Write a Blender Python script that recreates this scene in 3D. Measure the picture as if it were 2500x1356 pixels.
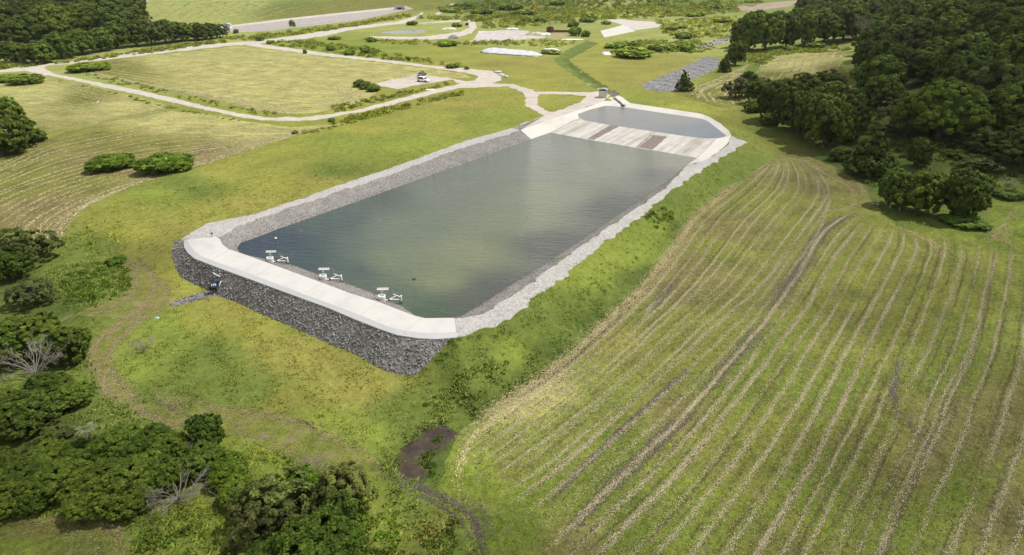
import bpy, math, random
import numpy as np
from mathutils import Vector, Matrix
from mathutils.bvhtree import BVHTree
from mathutils.geometry import delaunay_2d_cdt

for o in list(bpy.data.objects):
    bpy.data.objects.remove(o)
S = bpy.context.scene
COL = S.collection
rng = np.random.default_rng(7)
random.seed(7)

# ------------------------------------------------------------------ camera
CAM_H, FPX, PITCH = 40.0, 1526.0, math.radians(27.0)
cd = bpy.data.cameras.new("camera")
cam = bpy.data.objects.new("camera", cd)
COL.objects.link(cam)
cam.location = (0, 0, CAM_H)
cam.rotation_euler = (math.pi / 2 - PITCH, 0, 0)
cd.sensor_width = 36.0
cd.lens = 36.0 * FPX / 2500.0
cd.clip_start, cd.clip_end = 0.5, 9000.0
S.camera = cam

# ------------------------------------------------------------------ sky, sun, exposure
SUN_AZ, SUN_EL = math.radians(72.0), math.radians(60.0)     # azimuth from +Y towards +X
sun_dir = Vector((math.sin(SUN_AZ) * math.cos(SUN_EL), math.cos(SUN_AZ) * math.cos(SUN_EL), math.sin(SUN_EL)))
W = bpy.data.worlds.new("World")
S.world = W
W.use_nodes = True
wn, wl = W.node_tree.nodes, W.node_tree.links
wn.clear()
wout = wn.new('ShaderNodeOutputWorld')
bg = wn.new('ShaderNodeBackground')
bg.inputs['Strength'].default_value = 0.092
sky = wn.new('ShaderNodeTexSky')
sky.sky_type = 'NISHITA'
sky.sun_disc = False
sky.sun_elevation = SUN_EL
sky.sun_rotation = SUN_AZ
sky.dust_density = 2.0
# broken white and grey cloud over the blue, laid out on the sky's own direction
tc = wn.new('ShaderNodeTexCoord')
cn = wn.new('ShaderNodeTexNoise')
cn.inputs['Scale'].default_value = 2.6
cn.inputs['Detail'].default_value = 7.0
cn.inputs['Roughness'].default_value = 0.6
cr = wn.new('ShaderNodeValToRGB')
cr.color_ramp.elements[0].position = 0.16
cr.color_ramp.elements[1].position = 0.50
cmix = wn.new('ShaderNodeMix')
cmix.data_type = 'RGBA'
cmix.inputs['B'].default_value = (6.0, 6.0, 6.05, 1)
wl.new(tc.outputs['Generated'], cn.inputs['Vector'])
wl.new(cn.outputs['Fac'], cr.inputs['Fac'])
wl.new(cr.outputs['Color'], cmix.inputs['Factor'])
wl.new(sky.outputs['Color'], cmix.inputs['A'])
wl.new(cmix.outputs['Result'], bg.inputs['Color'])
wl.new(bg.outputs['Background'], wout.inputs['Surface'])

sd = bpy.data.lights.new("sun", 'SUN')
sd.energy = 4.6
sd.angle = math.radians(0.53)
sd.color = (1.0, 0.955, 0.88)
sun = bpy.data.objects.new("sun", sd)
COL.objects.link(sun)
sun.rotation_euler = sun_dir.to_track_quat('Z', 'Y').to_euler()

S.view_settings.view_transform = 'Standard'
S.view_settings.look = 'None'
S.view_settings.exposure = 0.28
S.view_settings.gamma = 1.0
S.view_settings.use_curve_mapping = False
S.cycles.max_bounces = 5
S.cycles.diffuse_bounces = 2
S.cycles.glossy_bounces = 2
S.cycles.transparent_max_bounces = 8
S.cycles.caustics_reflective = False
S.cycles.caustics_refractive = False
# ------------------------------------------------------------------ helpers
cp, sp = math.cos(PITCH), math.sin(PITCH)


def ray(px, py):
    x, y = px - 1250.0, 678.0 - py
    return Vector((x, FPX * cp + y * sp, -FPX * sp + y * cp)).normalized()


def at_z(px, py, z):
    d = ray(px, py)
    t = (z - CAM_H) / d.z
    return (d.x * t, d.y * t, z)


def to_px(P):
    """world points (N,3) -> photo pixels (N,2) and depth"""
    P = np.asarray(P, float)
    x, y, z = P[:, 0], P[:, 1], P[:, 2] - CAM_H
    dep = y * cp - z * sp
    up = y * sp + z * cp
    dep = np.where(dep < 0.1, 0.1, dep)
    return np.stack([1250 + FPX * x / dep, 678 - FPX * up / dep], 1), dep


def mesh_np(name, V, F, mats=(), col=None, fmat=None, smooth=False):
    V = np.asarray(V, np.float32).reshape(-1, 3)
    F = [np.asarray(f, np.int32) for f in (F if isinstance(F, (list, tuple)) else [F])]
    F = [f for f in F if len(f)]
    me = bpy.data.meshes.new(name)
    me.vertices.add(len(V))
    me.vertices.foreach_set('co', V.ravel())
    nl = sum(f.size for f in F)
    me.loops.add(nl)
    me.loops.foreach_set('vertex_index', np.concatenate([f.ravel() for f in F]) if F else [])
    tot = np.concatenate([np.full(len(f), f.shape[1], np.int32) for f in F])
    st = np.concatenate([[0], np.cumsum(tot)[:-1]]).astype(np.int32)
    me.polygons.add(len(tot))
    me.polygons.foreach_set('loop_start', st)
    for m in mats:
        me.materials.append(m)
    if fmat is not None:
        me.polygons.foreach_set('material_index', np.asarray(fmat, np.int32))
    me.polygons.foreach_set('use_smooth', np.full(len(tot), bool(smooth)))
    if col is not None:
        a = me.color_attributes.new('gcol', 'FLOAT_COLOR', 'POINT')
        c = np.ones((len(V), 4), np.float32)
        c[:, :3] = col
        a.data.foreach_set('color', c.ravel())
    me.update(calc_edges=True)
    me.validate()
    return me


def link(name, me, parent=None, loc=None):
    o = bpy.data.objects.new(name, me)
    COL.objects.link(o)
    if parent is not None:
        o.parent = parent
    if loc is not None:
        o.location = loc
    return o


def tag(o, label, cat, group=None):
    o['label'] = label
    o['category'] = cat
    if group:
        o['group'] = group
    return o


def kind(o, k, label=None):
    o['kind'] = k
    if label:
        o['label'] = label
    return o


def thing(name, label, cat, loc, rz=0.0, group=None):
    o = bpy.data.objects.new(name, None)
    COL.objects.link(o)
    o.empty_display_size = 0.3
    o.location = loc
    o.rotation_euler = (0, 0, rz)
    return tag(o, label, cat, group)


class MB:
    """collects boxes, tubes, prisms; build() links them as one mesh object"""

    def __init__(self):
        self.v, self.f = [], []

    def add(self, vs, fs):
        n = len(self.v)
        self.v += [tuple(v) for v in vs]
        self.f += [tuple(i + n for i in f) for f in fs]
        return self

    def box(self, c, s, rz=0.0, taper=(1, 1), M=None):
        hx, hy, hz = s[0] / 2, s[1] / 2, s[2] / 2
        vs = []
        for z, k in ((-hz, (1, 1)), (hz, taper)):
            for x, y in ((-hx, -hy), (hx, -hy), (hx, hy), (-hx, hy)):
                p = Vector((x * k[0], y * k[1], z))
                if rz:
                    p = Matrix.Rotation(rz, 3, 'Z') @ p
                if M is not None:
                    p = M @ p
                vs.append(p + Vector(c))
        return self.add(vs, [(3, 2, 1, 0), (4, 5, 6, 7), (0, 1, 5, 4), (1, 2, 6, 5), (2, 3, 7, 6), (3, 0, 4, 7)])

    def tube(self, pts, r, n=8, cap=True):
        pts = [Vector(p) for p in pts]
        rs = r if isinstance(r, (list, tuple)) else [r] * len(pts)
        rings = []
        for i, p in enumerate(pts):
            d = (pts[min(i + 1, len(pts) - 1)] - pts[max(i - 1, 0)]).normalized()
            a = d.cross(Vector((0, 0, 1)) if abs(d.z) < 0.9 else Vector((1, 0, 0))).normalized()
            b = d.cross(a)
            rings.append([p + rs[i] * (math.cos(t) * a + math.sin(t) * b) for t in [2 * math.pi * k / n for k in range(n)]])
        vs = [v for q in rings for v in q]
        fs = []
        for i in range(len(pts) - 1):
            for k in range(n):
                a0, a1 = i * n + k, i * n + (k + 1) % n
                fs.append((a0, a1, a1 + n, a0 + n))
        if cap:
            fs.append(tuple(range(n))[::-1])
            fs.append(tuple((len(pts) - 1) * n + k for k in range(n)))
        return self.add(vs, fs)

    def lathe(self, prof, n=20, c=(0, 0, 0)):
        vs, fs = [], []
        for r, z in prof:
            for k in range(n):
                t = 2 * math.pi * k / n
                vs.append((c[0] + r * math.cos(t), c[1] + r * math.sin(t), c[2] + z))
        for i in range(len(prof) - 1):
            for k in range(n):
                a0, a1 = i * n + k, i * n + (k + 1) % n
                fs.append((a0, a1, a1 + n, a0 + n))
        if prof[0][0] > 1e-4:
            fs.append(tuple(range(n))[::-1])
        if prof[-1][0] > 1e-4:
            fs.append(tuple((len(prof) - 1) * n + k for k in range(n)))
        return self.add(vs, fs)

    def prism(self, poly, y0, y1, inset=0.0):
        """side profile poly [(x,z)] extruded along y"""
        n = len(poly)
        vs = [(x, y0, z) for x, z in poly] + [(x, y1, z) for x, z in poly]
        fs = [tuple(range(n)), tuple(range(n, 2 * n))[::-1]]
        for i in range(n):
            j = (i + 1) % n
            fs.append((j, i, i + n, j + n))
        return self.add(vs, fs)

    def build(self, name, mat, parent=None, smooth=False, bevel=0.0):
        me = bpy.data.meshes.new(name)
        me.from_pydata([tuple(v) for v in self.v], [], self.f)
        me.materials.append(mat)
        if smooth:
            me.polygons.foreach_set('use_smooth', [len(p.vertices) == 4 for p in me.polygons])
        me.update()
        o = link(name, me, parent)
        if bevel:
            b = o.modifiers.new('bevel', 'BEVEL')
            b.width, b.segments, b.limit_method = bevel, 2, 'ANGLE'
        return o


# ------------------------------------------------------------------ materials
def nmat(name):
    m = bpy.data.materials.new(name)
    m.use_nodes = True
    nt = m.node_tree
    b = nt.nodes['Principled BSDF']
    b.inputs['Specular IOR Level'].default_value = 0.25
    return m, nt, b


def N(nt, t, **kw):
    n = nt.nodes.new(t)
    for k, v in kw.items():
        if k in n.inputs:
            n.inputs[k].default_value = v
        else:
            setattr(n, k, v)
    return n


def noise(nt, scale, detail=4.0, rough=0.6, vec=None, dist=0.0):
    n = N(nt, 'ShaderNodeTexNoise', Scale=scale, Detail=detail, Roughness=rough, Distortion=dist)
    if vec is None:
        vec = nt.nodes.get('TC') or N(nt, 'ShaderNodeTexCoord', name='TC')
        vec = vec.outputs['Object']
    nt.links.new(vec, n.inputs['Vector'])
    return n.outputs['Fac']


def ramp(nt, fac, stops):
    r = N(nt, 'ShaderNodeValToRGB')
    e = r.color_ramp.elements
    while len(e) < len(stops):
        e.new(0.5)
    for i, (p, c) in enumerate(stops):
        e[i].position = p
        e[i].color = (*c, 1) if len(c) == 3 else c
    nt.links.new(fac, r.inputs['Fac'])
    return r.outputs['Color']


def mix(nt, a, b, fac, mode='MIX'):
    m = N(nt, 'ShaderNodeMix', data_type='RGBA', blend_type=mode)
    for s, v in (('Factor', fac), ('A', a), ('B', b)):
        if isinstance(v, (int, float)):
            m.inputs[s].default_value = v
        elif isinstance(v, tuple):
            m.inputs[s].default_value = (*v[:3], 1)
        else:
            nt.links.new(v, m.inputs[s])
    return m.outputs['Result']


def bump(nt, b, h, strength, dist):
    bp = N(nt, 'ShaderNodeBump', Strength=strength, Distance=dist)
    nt.links.new(h, bp.inputs['Height'])
    nt.links.new(bp.outputs['Normal'], b.inputs['Normal'])


def plain(name, c, rough=0.6, metal=0.0, spec=0.3, var=0.12, vs=3.0):
    m, nt, b = nmat(name)
    f = noise(nt, vs, 5)
    k = tuple(min(1, x * (1 + var)) for x in c)
    d = tuple(x * (1 - var) for x in c)
    nt.links.new(ramp(nt, f, [(0.3, d), (0.7, k)]), b.inputs['Base Color'])
    b.inputs['Roughness'].default_value = rough
    b.inputs['Metallic'].default_value = metal
    b.inputs['Specular IOR Level'].default_value = spec
    return m


def ground_mat(name, grain=6.0, patch=0.12, bstr=0.9, contrast=0.45, brown=None, brown_at=(0.52, 0.66), brown_scale=0.35, lime=None):
    """vegetation: colour of the plant cover from the mesh, broken up by noise at several scales"""
    m, nt, b = nmat(name)
    at = N(nt, 'ShaderNodeVertexColor', layer_name='gcol').outputs['Color']
    big = noise(nt, patch, 6, 0.62)
    fine = noise(nt, grain, 3, 0.7)
    mid = noise(nt, grain * 0.22, 4, 0.65)
    lo, hi = 1 - contrast, 1 + contrast
    c = mix(nt, at, ramp(nt, big, [(0.32, (lo * 0.95, lo * 1.02, lo)), (0.68, (hi, hi * 0.97, hi * 0.9))]), 0.75, 'MULTIPLY')
    c = mix(nt, c, ramp(nt, mid, [(0.34, (lo, lo, lo * 1.05)), (0.66, (hi, hi, hi * 0.95))]), 0.7, 'MULTIPLY')
    c = mix(nt, c, ramp(nt, fine, [(0.3, (lo, lo, lo)), (0.7, (hi, hi, hi))]), 0.9, 'MULTIPLY')
    if lime:
        lf = ramp(nt, noise(nt, 0.22, 5, 0.6, dist=0.4), [(0.55, (0, 0, 0)), (0.68, (1, 1, 1))])
        c = mix(nt, c, lime, lf)
    if brown:
        bf = ramp(nt, noise(nt, brown_scale, 7, 0.7, dist=0.6), [(brown_at[0], (0, 0, 0)), (brown_at[1], (1, 1, 1))])
        c = mix(nt, c, brown, bf)
    nt.links.new(c, b.inputs['Base Color'])
    b.inputs['Roughness'].default_value = 0.9
    b.inputs['Specular IOR Level'].default_value = 0.08
    bump(nt, b, mix(nt, mid, fine, 0.5), bstr, 0.25)
    return m


def stone_mat(name, stops, vor=5.0, bstr=0.8, dist=0.1, stain=0.25):
    m, nt, b = nmat(name)
    tcn = N(nt, 'ShaderNodeTexCoord', name='TC')
    v = N(nt, 'ShaderNodeTexVoronoi', Scale=vor)
    nt.links.new(tcn.outputs['Object'], v.inputs['Vector'])
    sep = N(nt, 'ShaderNodeSeparateColor')
    nt.links.new(v.outputs['Color'], sep.inputs['Color'])
    c = ramp(nt, sep.outputs['Red'], stops)
    c = mix(nt, c, ramp(nt, noise(nt, 0.25, 6, 0.65), [(0.3, (1 - stain, 1 - stain, 1 - stain * 0.9)), (0.7, (1 + stain, 1 + stain, 1 + stain))]), 1.0, 'MULTIPLY')
    nt.links.new(c, b.inputs['Base Color'])
    b.inputs['Roughness'].default_value = 0.85
    bump(nt, b, v.outputs['Distance'], bstr, dist)
    return m


def attr_mat(name, rough=0.85, transl=0.0, spec=0.15, objcol=False):
    """colour carried by the mesh (leaf to leaf, stone to stone)"""
    m, nt, b = nmat(name)
    c = N(nt, 'ShaderNodeVertexColor', layer_name='gcol').outputs['Color']
    if objcol:
        oi = N(nt, 'ShaderNodeObjectInfo')
        c = mix(nt, c, oi.outputs['Color'], 1.0, 'MULTIPLY')
    nt.links.new(c, b.inputs['Base Color'])
    b.inputs['Roughness'].default_value = rough
    b.inputs['Specular IOR Level'].default_value = spec
    if transl:
        tr = N(nt, 'ShaderNodeBsdfTranslucent')
        c2 = mix(nt, c, (1.25, 1.2, 0.5), 1.0, 'MULTIPLY')
        nt.links.new(c2, tr.inputs['Color'])
        mx = N(nt, 'ShaderNodeMixShader', Fac=transl)
        nt.links.new(b.outputs['BSDF'], mx.inputs[1])
        nt.links.new(tr.outputs['BSDF'], mx.inputs[2])
        nt.links.new(mx.outputs['Shader'], nt.nodes['Material Output'].inputs['Surface'])
    return m


# ------------------------------------------------------------------ terrain: a triangulated survey of spot heights and break lines
CREST_OUT = [(442, 584), (475, 562), (510, 545), (612, 525), (748, 481), (833, 450), (970, 405), (1140, 343), (1252, 313), (1327, 284)]
CREST_FAR = [(1538, 252), (1625, 265), (1712, 278), (1736, 288), (1760, 303), (1780, 320), (1785, 330)]
CREST_RIGHT = [(1823, 347), (1752, 391), (1650, 457), (1575, 521), (1480, 589), (1412, 647), (1327, 712), (1276, 756), (1208, 800), (1117, 827)]
CREST_FRONT = [(1117, 827), (1065, 831), (1021, 829), (970, 821), (929, 807), (868, 783), (800, 754), (731, 729), (612, 685), (527, 654), (476, 634), (459, 620), (450, 606), (449, 589)]
FOLD = [(457, 588), (463, 600), (475, 615), (492, 628), (528, 642), (563, 654), (612, 671), (731, 717), (800, 742), (882, 773), (943, 799), (990, 811), (1045, 817), (1114, 814)]
EZ = 2.78
IN_LEFT = [(537, 579), (561, 562), (646, 528), (800, 477), (970, 421), (1106, 369), (1271, 318)]
IN_FRONT = [(537, 579), (537, 586), (544, 600), (558, 611), (595, 623), (680, 654), (800, 698), (850, 717), (929, 742), (970, 758), (1018, 776), (1038, 780), (1109, 779)]
IN_RIGHT = [(1109, 779), (1150, 773), (1191, 760), (1276, 705), (1378, 630), (1480, 558), (1623, 461), (1674, 407), (1712, 394)]
WATER_LEFT = [(578, 606), (588, 593), (629, 579), (680, 559), (850, 500), (956, 462), (1116, 405), (1276, 347), (1296, 340), (1343, 324)]
WATER_FAR = [(1343, 324), (1435, 341), (1558, 362), (1594, 367), (1702, 386)]
WATER_RIGHT = [(1702, 386), (1674, 406), (1623, 448), (1480, 544), (1344, 636), (1242, 700), (1174, 745), (1123, 773), (1096, 779)]
WATER_FRONT = [(1096, 779), (1038, 777), (1010, 769), (984, 749), (960, 738), (900, 712), (834, 688), (770, 668), (707, 645), (660, 636), (612, 627), (585, 617), (578, 606)]
FORE = [(1410, 279), (1440, 268), (1476, 259), (1492, 259), (1530, 263), (1610, 275), (1680, 285), (1716, 291), (1728, 296), (1773, 331), (1772, 334), (1752, 338), (1720, 338),
        (1648, 329), (1612, 323), (1550, 314), (1490, 305), (1428, 294), (1414, 289)]
BASIN_OUT = [(1271, 318), (1330, 297), (1380, 280), (1476, 247), (1496, 246)]
FIELD_EDGE = [(1090, 1110), (1109, 1073), (1130, 1045), (1167, 1025), (1266, 964), (1341, 916), (1378, 889), (1480, 793), (1548, 732), (1600, 665), (1650, 600), (1704, 525), (1800, 453), (1880, 395), (1915, 370)]
ROCK_TOE = [(1011, 921), (950, 910), (919, 896), (868, 865), (800, 838), (714, 800), (629, 763), (578, 739), (530, 722), (510, 710), (476, 695)]
ROCK_WEST = [(476, 695), (442, 678), (428, 654), (420, 620), (422, 593)]
BANK_TOE = [(330, 660), (240, 600), (204, 540), (235, 500), (323, 454), (520, 397), (700, 340), (850, 300), (1000, 262), (1120, 226), (1191, 213)]
CHAN_MID = [(1482, 224), (1455, 208), (1410, 180), (1368, 146), (1402, 126), (1446, 102), (1500, 85)]
CHAN_L = [(1466, 226), (1437, 207), (1385, 174), (1350, 147), (1384, 123), (1434, 98)]
CHAN_R = [(1497, 224), (1472, 205), (1420, 172), (1388, 147), (1420, 130), (1462, 105)]
WZ, FZ, CZ = 1.8, 2.45, 3.0

ctrl, cedge, seen = [], [], {}


def cpt(x, y, z):
    k = (round(x, 2), round(y, 2))
    if k not in seen:
        seen[k] = len(ctrl)
        ctrl.append((x, y, z))
    return seen[k]


def brk(pl, z, closed=False):
    zs = z if isinstance(z, (list, tuple)) else [z] * len(pl)
    ids = [cpt(*at_z(p[0], p[1], zz)) for p, zz in zip(pl, zs)]
    if closed:
        ids.append(ids[0])
    for a, b in zip(ids, ids[1:]):
        if a != b:
            cedge.append((a, b))


brk(CREST_OUT, CZ)
brk(CREST_FAR, CZ)
brk(CREST_RIGHT, CZ)
brk(CREST_FRONT, EZ)
brk(FOLD, CZ)
brk(IN_LEFT, CZ - 0.05)
brk(IN_FRONT, CZ - 0.03)
brk(IN_RIGHT, CZ - 0.05)
brk(WATER_LEFT, WZ)
brk(WATER_FAR, WZ)
brk(WATER_RIGHT, WZ)
brk(WATER_FRONT, WZ)
brk(FORE, FZ, True)
brk(BASIN_OUT, CZ)
brk(FIELD_EDGE, 0.0)
brk(ROCK_TOE, 0.0)
brk(ROCK_WEST, [0.0, 0.3, 0.8, 1.6, 2.4])
brk(BANK_TOE, 0.0)
brk(CHAN_MID, [-0.5, -0.9, -0.9, -0.9, -0.8, -0.5, -0.2])
brk(CHAN_L, [0.0] * 6)
brk(CHAN_R, [0.0] * 6)
for p in [(760, 600), (1000, 520), (1400, 390), (1560, 400), (1300, 560), (1130, 700), (900, 640)]:
    ctrl.append(at_z(*p, 0.4))
for p in [(1480, 277), (1600, 300), (1700, 315)]:
    ctrl.append(at_z(*p, 1.4))
SPOT = [(1310, 224, 1.2), (1429, 227, 2.4), (1462, 231, 2.8), (1484, 236, 2.9), (1252, 207, .6), (1201, 204, .2), (1284, 258, 2.2), (1320, 231, 1.5), (1432, 236, 2.8),
        (1560, 240, .4), (1712, 262, .4), (1800, 288, .4), (1850, 325, .3), (1885, 375, .1), (1509, 233, .8), (1030, 925, 0), (1700, 1356, 0), (1000, 1050, -.1),
        (1810, 255, .5), (1880, 322, .5), (2000, 368, .3), (2110, 445, .2), (2135, 510, 0), (2400, 480, .5), (2500, 490, .8), (2600, 500, 1),
        (2250, 400, 1.5), (2400, 400, 2), (2500, 400, 2.5), (2600, 400, 3), (2150, 300, 2.5), (2080, 215, 1.5), (1840, 200, .5), (1830, 130, .5), (2080, 125, 3.5),
        (2250, 250, 6), (2400, 300, 6), (2500, 300, 6.5), (2600, 300, 7), (2200, 150, 8), (2350, 150, 10), (2500, 200, 11), (2500, 100, 16), (2350, 50, 15),
        (2200, 50, 11), (2050, 60, 6), (1900, 60, 3), (2500, 0, 22), (2600, 0, 25), (2300, 0, 17), (2150, 0, 12), (2000, 0, 6), (1850, 5, 3), (2600, 100, 18), (2600, 200, 12),
        (1700, 100, 0), (1600, 20, 0), (1250, 20, 0), (900, 100, 0), (600, 105, 0), (400, 60, 0), (980, 15, 1), (0, 165, 0), (0, 20, 0), (0, 400, 0), (0, 800, 0), (0, 1356, 0),
        (600, 1356, 0), (2500, 1356, 0), (2500, 800, 0), (2000, 700, 0), (600, 900, 0), (400, 760, 0), (300, 300, 0), (800, 200, 0), (1100, 150, 0)]
for s in SPOT:
    ctrl.append(at_z(*s))
for a in range(0, 360, 15):
    t = math.radians(a)
    for r, zf in ((900, 1.0), (2200, 1.6), (5500, 1.0)):
        x, y = r * math.sin(t), r * math.cos(t)
        e = max(0.0, math.sin(t)) ** 1.0
        far = max(0.0, math.cos(t))
        ctrl.append((x, y, (10 * far + 55 * e) * zf))
for x, y in [(-60, 0), (60, 0), (0, -60), (-300, 60), (200, 20), (-500, 300), (-40, 15), (40, 15)]:
    ctrl.append((x, y, 0.0 if x < 150 else 2.0))
c2 = [Vector((c[0], c[1])) for c in ctrl]
tv, te, tf, ov, _, _ = delaunay_2d_cdt(c2, cedge, [], 0, 1e-4)
tz = []
for v, o in zip(tv, ov):
    if len(o):
        tz.append(ctrl[o[0]][2])
    else:
        d = np.hypot(np.array(ctrl)[:, 0] - v.x, np.array(ctrl)[:, 1] - v.y)
        i = np.argsort(d)[:3]
        w = 1 / (d[i] + 1e-3)
        tz.append(float((np.array(ctrl)[i, 2] * w).sum() / w.sum()))
TIN = BVHTree.FromPolygons([(v.x, v.y, z) for v, z in zip(tv, tz)], [tuple(f) for f in tf])
UP, DN = Vector((0, 0, 3000)), Vector((0, 0, -1))


def hz(x, y):
    h = TIN.ray_cast(Vector((x, y, 3000.0)), DN)
    return h[0].z if h[0] else 0.0


def G(px, py):
    """the ground point seen at a photo pixel"""
    h = TIN.ray_cast(Vector((0, 0, CAM_H)), ray(px, py))
    return h[0].copy() if h[0] else Vector(at_z(px, py, 0.0))


# ------------------------------------------------------------------ what covers the ground (outlines surveyed from the photo, painter's order)
def dens(pl, step, closed=True, jit=0.0):
    """pixel outline -> world xy outline, resampled at step metres, edges roughened by jit"""
    P = [G(*p) if len(p) == 2 else Vector(at_z(*p)) for p in pl]
    n = len(P)
    out = []
    for i in range(n if closed else n - 1):
        a, b = P[i], P[(i + 1) % n]
        L = (b - a).length
        k = max(1, int(L / step))
        for j in range(k):
            q = a.lerp(b, j / k)
            out.append((q.x, q.y))
    if not closed:
        out.append((P[-1].x, P[-1].y))
    out = np.array(out)
    if jit:
        ph = rng.uniform(0, 6.28, 6)
        s = np.arange(len(out)) * step
        o = sum(np.sin(s * 2 * math.pi / wl_ + p) * a for wl_, p, a in zip((9, 4.7, 2.9, 1.9), ph, (.4, .35, .3, .25)))
        t = np.roll(out, -1, 0) - np.roll(out, 1, 0)
        t /= np.linalg.norm(t, axis=1, keepdims=True) + 1e-9
        nrm = np.stack([-t[:, 1], t[:, 0]], 1)
        w = o + rng.normal(0, 0.35, len(out))
        if not closed:
            w[0] = w[-1] = 0
        out = out + nrm * (w * jit)[:, None]
    return out


def strip(pl, wid, rag=.22):
    """pixel centre line + width in metres -> pixel-free world outline"""
    P = np.array([tuple(G(*p)) for p in pl])
    # resample smooth
    t = np.arange(len(P))
    tt = np.linspace(0, len(P) - 1, max(8, int(np.linalg.norm(np.diff(P[:, :2], axis=0), axis=1).sum() / .45)))
    P = np.stack([np.interp(tt, t, P[:, k]) for k in (0, 1)], 1)
    d = np.gradient(P, axis=0)
    d /= np.linalg.norm(d, axis=1, keepdims=True) + 1e-9
    n = np.stack([-d[:, 1], d[:, 0]], 1)
    e = np.linspace(0, 1, len(P))
    w = wid * np.clip(np.minimum(e, 1 - e) * 6, .15, 1) / 2
    f = lambda: (w * (1 + rag * 1.6 * np.convolve(rng.normal(0, 1, len(P) + 4), np.ones(5) / 2.2, 'valid') + rng.normal(0, rag, len(P))).clip(.3, 2))[:, None]
    return np.concatenate([P + n * f(), (P - n * f())[::-1]])


REG = []      # (name, outline in world xy, kind of cover)


def reg(name, pl, cover, step=1.5, jit=0.35):
    REG.append((name, dens(pl, step, True, jit), cover))


reg('hay_field', [(-60, 212), (20, 196), (120, 188), (200, 206), (340, 238), (420, 262), (300, 285), (200, 308), (110, 330), (80, 300), (30, 235), (-60, 215)], 'mown', 2)
reg('hay_field', [(-80, 400), (60, 372), (112, 338), (250, 300), (420, 272), (500, 277), (600, 296), (720, 312), (850, 300), (760, 318), (700, 338), (520, 396), (323, 453), (204, 503), (163, 555),
                  (136, 606), (120, 600), (60, 560), (0, 560), (-120, 520)], 'mown', 1.5)
reg('hay_field', [(255, 142), (425, 131), (575, 113), (640, 116), (800, 141), (930, 153), (1040, 167), (1135, 182), (1150, 190), (1100, 192), (1024, 180), (905, 204), (925, 222), (890, 250), (800, 272), (740, 280),
                  (640, 270), (560, 252), (450, 226), (330, 198), (240, 180), (170, 170)], 'mown', 2)
reg('hay_field', FIELD_EDGE[1:] + [(1960, 372), (2060, 420), (2110, 450), (2132, 500), (2200, 560), (2350, 560), (2420, 530), (2400, 490), (2600, 495), (2900, 560), (3400, 1356), (2600, 1700), (1280, 1700),
                  (1215, 1356), (1150, 1260), (1070, 1190)], 'mown', 1.0, 0.25)
reg('hay_field', [(1880, 138), (2065, 122), (2050, 160), (2075, 195), (2095, 215), (2040, 225), (1990, 235), (1842, 212), (1838, 195), (1860, 165)], 'mown', 1.5)
reg('hay_field', [(1830, 156), (1790, 172), (1690, 214), (1640, 225), (1655, 240), (1730, 256), (1800, 270), (1812, 250), (1775, 235), (1800, 190)], 'mown', 1.5)
reg('meadow', [(360, -40), (300, 15), (345, 65), (540, 62), (980, 14), (1060, -40)], 'mown', 6)
reg('hay_field', [(-60, 1275), (0, 1270), (200, 1264), (255, 1272), (285, 1292), (306, 1340), (312, 1480), (-60, 1480)], 'mown', 0.8, 0.2)
reg('mown_path', [(306, 627), (333, 625), (357, 645), (384, 680), (418, 702), (420, 720), (384, 752), (350, 790), (300, 815), (266, 850), (262, 896), (299, 947), (345, 985), (442, 1000), (510, 990), (629, 1005),
                  (748, 1035), (850, 1088), (950, 1140), (930, 1160), (800, 1150), (714, 1116), (646, 1080), (561, 1058), (425, 1040), (357, 1017), (289, 985), (250, 947), (228, 896), (221, 850), (240, 820),
                  (300, 780), (200, 772), (140, 790), (140, 778), (204, 760), (323, 720), (345, 690), (312, 650)], 'path', 0.8, 0.25)
# drain
reg('drain_channel', CHAN_L + CHAN_R[::-1], 'drain', 1.2, 0.8)
reg('puddle', [(1463, 214), (1478, 222), (1470, 223), (1455, 216)], 'shallow', 1, 0.2)
reg('puddle', [(1430, 203), (1450, 206), (1452, 208), (1436, 207)], 'shallow', 1, 0.2)
# gravel roads
reg('gravel_road', [(-60, 178), (0, 172), (34, 167), (92, 160), (204, 146), (340, 128), (510, 108), (629, 100), (748, 83), (834, 69), (970, 53), (1017, 39), (1030, 30), (1034, 32), (1024, 42), (997, 56), (905, 68), (854, 74),
                    (800, 87), (700, 101), (622, 107), (595, 110), (571, 111), (425, 127), (238, 149), (116, 161), (105, 166), (136, 182), (238, 201), (408, 236), (510, 262), (578, 277), (646, 286), (731, 287), (800, 280), (885, 265),
                    (980, 240), (1072, 216), (1123, 206), (1106, 196), (1092, 197), (1038, 205), (970, 219), (909, 205), (1024, 180), (1106, 193), (1140, 199), (1160, 196), (1167, 187), (1140, 178), (1038, 165), (936, 151),
                    (800, 138), (680, 122), (600, 111), (622, 106), (680, 114), (800, 131), (902, 142), (1038, 159), (1140, 169), (1201, 174), (1228, 188), (1222, 196), (1201, 204), (1252, 207), (1310, 223), (1429, 226), (1466, 223),
                    (1490, 234), (1476, 247), (1380, 281), (1271, 319), (1252, 312), (1327, 283), (1284, 258), (1283, 238), (1276, 224), (1242, 212), (1191, 212), (1120, 216), (1072, 226), (902, 269), (800, 288),
                    (731, 296), (646, 295), (578, 285), (476, 263), (340, 232), (204, 202), (99, 181), (61, 174), (0, 177), (-60, 183)], 'road', 1.5, 0.35)
reg('gravel_road', [(1018, 57), (1123, 49), (1177, 48), (1160, 56), (1164, 68), (1150, 82), (1106, 95), (1038, 97), (953, 96), (902, 92), (905, 89), (1038, 90), (1123, 78), (1147, 68), (1140, 56), (1126, 53), (1018, 58)], 'road', 2, 0.3)
reg('gravel_road', [(1060, 35), (1075, 26), (1100, 10), (1110, 10), (1085, 28), (1072, 36)], 'road', 3, 0.3)
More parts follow.
